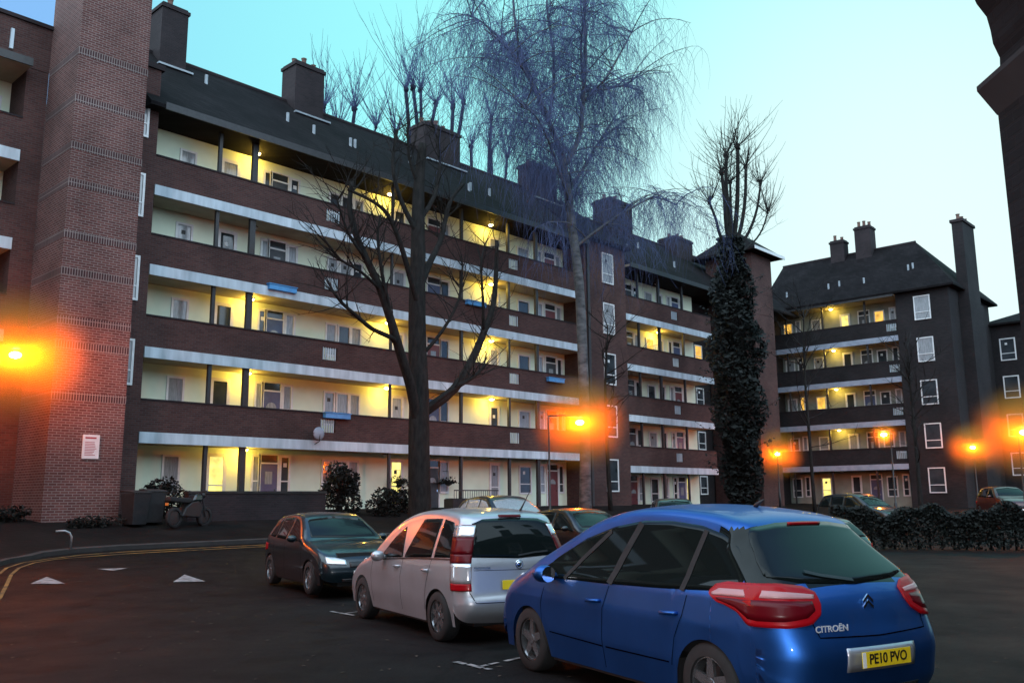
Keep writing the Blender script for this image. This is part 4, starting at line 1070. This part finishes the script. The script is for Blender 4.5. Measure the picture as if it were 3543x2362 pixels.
# ---- blue compact people carrier (rear three quarter, nearest)
b = carroot('parked_car', 'metallic blue compact people carrier nearest the camera, seen from behind', 'car', 6.84, 2.70, 72.3)
sil = [(.16,.22),(.06,.34),(.02,.48),(.0,.60),(.02,.70),(.065,.80),(.11,.91),(.165,1.01),(.25,1.11),(.42,1.26),(.62,1.44),(.74,1.545),(.95,1.605),(1.3,1.645),(1.8,1.665),(2.3,1.64),(2.75,1.54),(3.15,1.37),(3.55,1.17),(3.85,1.02),(4.15,.88),(4.36,.72),(4.46,.52),(4.44,.34),(4.36,.22)]
cb = Car(sil, [(.2,.86),(.45,.895),(.75,.90),(.97,.875),(1.1,.80),(1.3,.71),(1.5,.62),(1.66,.58)], (.92,3.62), .315, .2, .30, .085, .09, .05)
cb.body('body', M['blue'], b, 44, lambda q: 1.072 < q.z < lerpt([(.15,1.10),(.28,1.20),(.52,1.40),(.66,1.50),(.76,1.475),(.9,1.47),(1.0,1.485)], q.x) and q.x < .98)
R_, SR, SL_ = cb.rear(), cb.sd(1), cb.sd(-1)
cb.patch(R_, [(-.74,1.14),(-.5,1.095),(0,1.07),(.5,1.095),(.74,1.14)], [(-.74,1.16),(-.68,1.28),(-.57,1.48),(-.3,1.515),(0,1.525),(.3,1.515),(.57,1.48),(.68,1.28),(.74,1.16)], 'rear_window', M['carglass'], b, .006, 40, 10)
cb.patch(R_, [(-.18,1.50),(.18,1.50)], [(-.18,1.512),(.18,1.512)], 'brake_light', M['redlens'], b, .016, 8, 2)
for sg, fn in ((1, SR), (-1, SL_)):
    g = cb.patch(fn, [(.52,1.07),(.75,1.02),(1.5,.985),(1.95,.975),(2.25,.965),(3.0,.955),(3.55,.96)],
             [(.52,1.12),(.70,1.33),(.9,1.43),(1.2,1.495),(1.6,1.525),(2.0,1.52),(2.4,1.46),(2.8,1.34),(3.15,1.18),(3.55,.985)], 'side_window', M['carglass'], b, .005, 60, 12)
    pl_ = MB()
    cb.line(fn, [(2.19,.97),(2.12,1.2),(2.0,1.50)], pl_, .085, .011); cb.line(fn, [(1.2,.99),(1.17,1.2),(1.12,1.46)], pl_, .06, .011); cb.line(fn, [(2.93,.96),(2.75,1.15),(2.42,1.42)], pl_, .05, .011)
    pl_.build('pillar', M['tyre'], g)
    gp = MB()
    cb.line(fn, [(2.19,.95),(2.28,.75),(2.30,.5),(2.28,.24)], gp); cb.line(fn, [(3.30,.86),(3.36,.7),(3.34,.45),(3.26,.22)], gp); cb.line(fn, [(1.13,.96),(1.18,.8),(1.28,.62),(1.33,.4)], gp)
    cb.line(fn, [(2.3,.42),(3.2,.44)], gp, .012); cb.line(fn, [(1.36,.42),(2.25,.42)], gp, .012)
    gp.build('door_seams', M['seam'], b)
    for hx in (1.34, 2.42):
        h_ = MB(); y = cb.W(hx, .8)
        h_.tube([(hx-.10,sg*(y-.005),.81),(hx-.08,sg*(y+.035),.81),(hx+.07,sg*(y+.035),.80),(hx+.10,sg*(y-.005),.80)], .016, 8)
        h_.build('door_handle', M['blue'], b, smooth=True)
    mr_ = MB().ball((3.12, sg*1.0, 1.0), .12, 14, 10, (.75,.95,.7)); mr_.tube([(3.12,sg*.84,.97),(3.12,sg*.95,.98)], .035, 8)
    mo = mr_.build('wing_mirror', M['blue'], b, smooth=True)
    MB().lathe([(.0,0),(.075,0)], (3.026,sg*1.0,1.0), 'X', 14).build('mirror_glass', M['chrome'], mo)
    cf = cb.corner(sg)
    tl = cb.patch(cf, [(-.40,.95),(-.37,.88),(-.28,.825),(-.12,.80),(.0,.80),(.04,.82),(.12,.89),(.22,.925),(.30,.94),(.343,.985),(.345,.99)], [(-.40,.97),(-.37,1.03),(-.27,1.07),(-.08,1.092),(.08,1.092),(.22,1.068),(.32,1.022),(.345,1.0)], 'tail_light', M['redlens'], b, .016, 110, 12, .03)
    cb.patch(cf, [(-.35,.985),(0,.995),(.31,.99)], [(-.35,1.01),(0,1.045),(.2,1.04),(.31,1.005)], 'lens_band', M['pinklens'], tl, .021, 30, 3, .006)
    cb.patch(cf, [(-.33,.91),(-.25,.865),(-.1,.84),(.0,.84),(.12,.92),(.28,.96)], [(-.33,.97),(0,.98),(.15,.98),(.28,.975)], 'lens_inner', M['redlens2'], tl, .019, 30, 3, .006)
    fl_ = cb.front()
    cb.patch(fl_, [(.50,.68),(.80,.72)] if sg > 0 else [(-.80,.72),(-.50,.68)], [(.50,.80),(.80,.95)] if sg > 0 else [(-.80,.95),(-.50,.80)], 'headlight', M['clearlens'], b, .01, 12, 6)
for x in (.92, 3.62):
    for sg in (-1, 1): wheel(b, x, sg*.775, .315, 5, sg)
seam = MB()
cb.line(R_, [(-.60,.98),(-.585,.84),(-.56,.735),(0,.72),(.56,.735),(.585,.84),(.60,.98)], seam, .009)
seam.build('tailgate_seam', M['seam'], b)
cb.patch(cb.front(), [(-.62,1.18),(0,1.16),(.62,1.18)], [(-.62,1.22),(-.54,1.50),(0,1.56),(.54,1.50),(.62,1.22)], 'windscreen', M['carglass'], b, .006, 30, 10)
cb.patch(R_, [(-.45,.27),(.45,.27)], [(-.45,.36),(.45,.36)], 'bumper_grille', M['blackplastic'], b, .008, 16, 3)
# recessed plate panel and number plate
pr = cb.patch(R_, [(-.36,.49),(.36,.49)], [(-.36,.655),(.36,.655)], 'plate_recess', M['silver'], b, .006, 20, 3)
px = cb.strip(cb.rear_i(.57), 0).x-.022
np_ = MB().box(px-.006, px, -.26, .26, .515, .626).build('number_plate', M['plateY'], b, bevel=.002)
MB().box(px-.0075, px-.0055, .222, .258, .518, .623).build('plate_band', M['plateW'], np_)
text_mesh('PE10 PVO', .098, M['ink'], np_, (px-.008, -.012, .5705), (PI/2, 0, -PI/2), 'plate_lettering', .001, .0022, .98)
def chevron(zc, xx, parent):
    mb = MB()
    for dz in (0, .042):
        mb.add([(xx,.055,zc+dz-.035),(xx,0,zc+dz+.012),(xx,-.055,zc+dz-.035),(xx,-.055,zc+dz-.012),(xx,0,zc+dz+.035),(xx,.055,zc+dz-.012)]+[(xx-.012,.055,zc+dz-.035),(xx-.012,0,zc+dz+.012),(xx-.012,-.055,zc+dz-.035),(xx-.012,-.055,zc+dz-.012),(xx-.012,0,zc+dz+.035),(xx-.012,.055,zc+dz-.012)],
               [(0,1,4,5),(1,2,3,4),(6,11,10,7),(7,10,9,8),(0,6,7,1),(1,7,8,2),(3,9,10,4),(4,10,11,5),(2,8,9,3),(5,11,6,0)])
    mb.build('chevron_emblem', M['chrome'], parent)
chevron(.93, cb.strip(cb.rear_i(.95), 0).x-.012, b)
q = cb.rear()(.40, .79, .004)
text_mesh('CITROËN', .062, M['badge'], b, (q.x-.006, .44, .79), (PI/2, 0, -PI/2-.10), 'maker_lettering', .002, .001, 1.15)
MB().tube([(1.22,0,1.64),(1.20,0,1.66),(1.12,0,1.70)], [.022,.018,.006], 8).build('aerial', M['blackplastic'], b, smooth=True)
w_ = MB(); cb.line(R_, [(.02,1.09),(.30,1.13),(.42,1.16)], w_, .022, .02); w_.build('wiper', M['blackplastic'], b)

# ---- silver mini people carrier
s_ = carroot('parked_car', 'silver mini people carrier with tall vertical tail lights, behind the blue car', 'car', 8.395, 7.687, 73.0)
sil = [(.14,.24),(.03,.36),(.0,.50),(.04,.60),(.06,.75),(.08,.93),(.11,1.02),(.17,1.22),(.26,1.44),(.36,1.54),(.6,1.585),(1.1,1.615),(1.6,1.60),(2.05,1.52),(2.45,1.36),(2.75,1.16),(3.02,.99),(3.35,.90),(3.68,.78),(3.9,.64),(4.0,.48),(4.0,.32),(3.93,.24)]
cs = Car(sil, [(.2,.80),(.45,.84),(.75,.845),(.95,.83),(1.1,.79),(1.3,.72),(1.5,.64),(1.62,.60)], (.70,3.30), .30, .21, .20, .09, .05, .045)
cs.body('body', M['silver'], s_)
R_ = cs.rear()
cs.patch(R_, [(-.66,1.03),(0,1.0),(.66,1.03)], [(-.66,1.06),(-.56,1.42),(-.4,1.475),(0,1.49),(.4,1.475),(.56,1.42),(.66,1.06)], 'rear_window', M['carglass'], s_, .006, 36, 10)
cs.patch(R_, [(-.16,1.495),(.16,1.495)], [(-.16,1.52),(.16,1.52)], 'brake_light', M['redlens2'], s_, .014, 8, 2)
for sg in (1, -1):
    fn = cs.sd(sg)
    for lo, hi in (([(.40,1.02),(.84,1.0)], [(.40,1.16),(.45,1.32),(.56,1.44),(.82,1.475)]), ([(.90,1.0),(1.72,.965)], [(.90,1.48),(1.38,1.47)]+[(1.45,1.46),(1.72,1.0)]), ([(1.80,.96),(2.50,.92)], [(1.80,1.02),(1.93,1.37),(2.2,1.22),(2.50,.98)])):
        cs.patch(fn, lo, hi, 'side_window', M['carglass'], s_, .005, 24, 10)
    gp = MB()
    cs.line(fn, [(1.76,.95),(1.84,.7),(1.80,.28)], gp); cs.line(fn, [(2.86,.88),(2.92,.65),(2.84,.3)], gp); cs.line(fn, [(.87,.98),(.94,.82),(1.02,.62),(1.06,.35)], gp)
    gp.build('door_seams', M['seam'], s_)
    st = MB(); cs.line(fn, [(.35,1.0),(1.4,.97),(2.5,.90)], st, .018, .008); st.build('window_strip', M['blackplastic'], s_)
    for hx in (1.02, 1.95):
        y = cs.W(hx, .8); MB().tube([(hx-.08,sg*(y-.005),.84),(hx-.06,sg*(y+.03),.84),(hx+.06,sg*(y+.03),.835),(hx+.08,sg*(y-.005),.835)], .015, 8).build('door_handle', M['silver'], s_, smooth=True)
    mo = MB().ball((2.42, sg*.94, .95), .10, 14, 10, (.7,1,.75)).tube([(2.42,sg*.8,.93),(2.42,sg*.9,.94)], .03, 8).build('wing_mirror', M['silver'], s_, smooth=True)
    cf = cs.corner(sg)
    zz = [(.64,.72,'redlens'),(.724,.955,'clearlens'),(.96,1.06,'redlens2'),(1.065,1.26,'redlens2'),(1.265,1.40,'clearlens')]
    tl = cs.patch(cf, [(-.16,.635),(.02,.635)], [(-.16,1.41),(.02,1.41)], 'tail_light', M['redlens2'], s_, .008, 10, 24, .02)
    for z0, z1, mm in zz: cs.patch(cf, [(-.155,z0),(.016,z0)], [(-.155,z1),(.016,z1)], 'lens', M[mm], tl, .013, 10, 5, .008)
    cs.patch(cs.front(), [(.42,.68),(.75,.70)] if sg > 0 else [(-.75,.70),(-.42,.68)], [(.42,.78),(.75,.86)] if sg > 0 else [(-.75,.86),(-.42,.78)], 'headlight', M['clearlens'], s_, .01, 12, 6)
for x in (.70, 3.30):
    for sg in (-1, 1): wheel(s_, x, sg*.73, .30, 7, sg)
seam = MB(); cs.line(R_, [(-.68,1.0),(-.68,.62),(-.62,.50),(0,.49),(.62,.50),(.68,.62),(.68,1.0)], seam, .01); cs.line(R_, [(-.62,.875),(0,.865),(.62,.875)], seam, .006); seam.build('tailgate_seam', M['seam'], s_)
cs.patch(cs.front(), [(-.64,1.05),(0,1.03),(.64,1.05)], [(-.64,1.08),(-.56,1.42),(0,1.5),(.56,1.42),(.64,1.08)], 'windscreen', M['carglass'], s_, .006, 30, 10)
ex = cs.strip(cs.rear_i(.93), 0).x
em = MB().lathe([(.0,-.012),(.035,-.012),(.036,-.008)], (ex,0,.93), 'X', 20).lathe([(.042,-.014),(.052,-.016),(.056,-.006)], (ex,0,.93), 'X', 24).build('round_emblem', M['chrome'], s_, smooth=True)
MB().add([(ex-.015,-.03,.915),(ex-.015,.0,.925),(ex-.015,.03,.95),(ex-.015,.005,.945)], [(0,1,2,3)]).build('emblem_mark', M['blackplastic'], em)
bd_ = MB(); cs.line(R_, [(.62,.905),(.40,.90)], bd_, .022, .005); bd_.build('badge_strip', M['rim'], s_)
q = cs.strip(cs.rear_i(.69), 0).x-.015
pp = MB().box(q-.006, q, -.26, .26, .64, .75).build('number_plate', M['plateY'], s_, bevel=.002)
MB().tube([(.55,-.3,1.575),(.52,-.3,1.6),(.30,-.3,1.82)], [.018,.012,.003], 6).build('aerial', M['blackplastic'], s_)
w_ = MB(); cs.line(R_, [(.0,1.03),(-.25,1.06),(-.45,1.07)], w_, .02, .018); w_.build('wiper', M['blackplastic'], s_)

# ---- hatchback / saloon generator for the other cars
def hatch(root, paintm, L=4.0, H=1.45, W_=.82, plate=None, lights=True, estate=False, mat_glass='carglass', rails=False):
    k = L/4.0; h = H/1.45
    if estate: sil = [(.12,.24),(.02,.36),(0,.52),(.04,.8),(.12,.98),(.35,1.32),(.5,1.40),(1.0,1.44),(1.7,1.45),(2.15,1.40),(2.6,1.18),(2.95,.98),(3.4,.88),(3.75,.76),(3.93,.60),(3.98,.4),(3.92,.24)]
    else: sil = [(.12,.24),(.02,.36),(0,.52),(.04,.75),(.13,.96),(.42,1.26),(.62,1.37),(1.1,1.43),(1.6,1.45),(2.05,1.39),(2.45,1.20),(2.85,.97),(3.3,.88),(3.7,.76),(3.9,.62),(3.97,.42),(3.92,.24)]
    sil = [(x*k, z*h) for x, z in sil]
    c = Car(sil, [(.2,W_-.02),(.45,W_+.02),(.75,W_+.02),(.92*h,W_-.01),(1.1*h,W_-.10),(1.3*h,W_-.2),(1.45*h,W_-.25)], (.66*k,3.18*k), .30, .2, .24, .08, .06, .04)
    c.body('body', paintm, root)
    f, r = c.front(), c.rear()
    c.patch(f, [(-W_+.18,1.0*h),(0,.985*h),(W_-.18,1.0*h)], [(-W_+.18,1.03*h),(-W_+.28,1.31*h),(0,1.37*h),(W_-.28,1.31*h),(W_-.18,1.03*h)], 'windscreen', M[mat_glass], root, .006, 28, 8)
    c.patch(r, [(-W_+.18,1.0*h),(W_-.18,1.0*h)], [(-W_+.18,1.03*h),(-W_+.28,1.27*h),(0,1.31*h),(W_-.28,1.27*h),(W_-.18,1.03*h)], 'rear_window', M[mat_glass], root, .006, 28, 8)
    e = .32 if estate else .48
    for sg in (1,-1):
        fn = c.sd(sg)
        c.patch(fn, [(e*k,.97*h),(.9*k,.95*h)], [(e*k,1.0*h),((e+.15)*k,1.2*h),(.9*k,1.33*h)], 'side_window', M[mat_glass], root, .005, 12, 6)
        c.patch(fn, [(.96*k,.95*h),(1.62*k,.93*h)], [(.96*k,1.34*h),(1.5*k,1.35*h),(1.62*k,1.34*h)], 'side_window', M[mat_glass], root, .005, 12, 6)
        c.patch(fn, [(1.70*k,.93*h),(2.62*k,.92*h)], [(1.70*k,1.34*h),(2.0*k,1.29*h),(2.62*k,.96*h)], 'side_window', M[mat_glass], root, .005, 16, 6)
        gp = MB(); c.line(fn, [(1.66*k,.9),(1.7*k,.5),(1.66*k,.25)], gp); c.line(fn, [(2.72*k,.86),(2.74*k,.5),(2.68*k,.25)], gp); c.line(fn, [(.86*k,.9),(.98*k,.6),(1.02*k,.3)], gp); gp.build('door_seams', M['seam'], root)
        MB().ball((2.42*k, sg*(W_+.10), .97*h), .09, 12, 8, (.7,1.1,.75)).build('wing_mirror', paintm, root, smooth=True)
        a, b2 = (.38, .72)
        c.patch(f, [(a,.55),(b2,.57)] if sg > 0 else [(-b2,.57),(-a,.55)], [(a,.63),(.55,.67),(b2,.69)] if sg > 0 else [(-b2,.69),(-.55,.67),(-a,.63)], 'headlight', M['clearlens'], root, .012, 14, 6)
        c.patch(c.corner(sg), [(-.14,.66),(.14,.70)], [(-.14,.84),(.14,.82)], 'tail_light', M['redlens'], root, .01, 12, 5)
        if rails: MB().tube([(.5*k,sg*(W_-.3),1.40*h),(.6*k,sg*(W_-.28),1.47*h),(1.9*k,sg*(W_-.28),1.47*h),(2.0*k,sg*(W_-.3),1.40*h)], .015, 6).build('roof_rail', M['steel'], root)
    c.patch(f, [(-.32,.50),(.32,.50)], [(-.32,.60),(.32,.60)], 'grille', M['blackplastic'], root, .008, 12, 3)
    c.patch(f, [(-.45,.25),(.45,.25)], [(-.45,.31),(.45,.31)], 'air_intake', M['blackplastic'], root, .006, 12, 3)
    for x in (.66*k, 3.18*k):
        for sg in (-1, 1): wheel(root, x, sg*(W_-.09), .30, 6, sg)
    fx_ = c.strip(c.front_i(.40), 0).x+.012
    MB().box(fx_, fx_+.008, -.26, .26, .34, .45).build('number_plate', M['plateW'], root, bevel=.002)
    rx = c.strip(c.rear_i(.62), 0).x-.012
    MB().box(rx-.008, rx, -.26, .26, .56, .67).build('number_plate', M['plateY'], root, bevel=.002)
    return c
v = carroot('parked_car', 'dark hatchback facing the camera with a sparkling headlight, left of the silver car', 'car', 11.44, 17.02, 253.6)
hatch(v, M['navy'])
v = carroot('parked_car', 'dark car with sky bright windscreen, seen over the silver car roof', 'car', 19.7, 20.1, 253)
hatch(v, M['navy'], 4.3, 1.66, .86, mat_glass='net')  # pale glass: the windscreen's sky reflection is put into its colour
v = carroot('parked_car', 'dark saloon with orange lamp light along its roof, left of the blue car roof', 'car', 18.9, 16.6, 253)
hatch(v, M['black'], 4.3, 1.46)
v = carroot('parked_car', 'low black car in front of the second block, just above the blue car roof', 'car', 29.5, 19.5, 220)
hatch(v, M['black'], 4.2, 1.56)
v = carroot('parked_car', 'tall dark car with a pale sky lit roof in front of the right hand block', 'car', 41.0, 18.4, 253)
hatch(v, M['black'], 4.2, 1.76, .86, estate=True)
v = carroot('parked_car', 'dark red tall car at the far right under an orange street lamp', 'car', 52.5, 14.5, 215)
hatch(v, M['maroonpaint'], 4.2, 1.56, estate=True)
v = carroot('parked_car', 'dark car right of the blue car tail, mostly hidden in shadow', 'car', 16.9, 7.1, 73)
hatch(v, M['black'], 4.0, 1.40)
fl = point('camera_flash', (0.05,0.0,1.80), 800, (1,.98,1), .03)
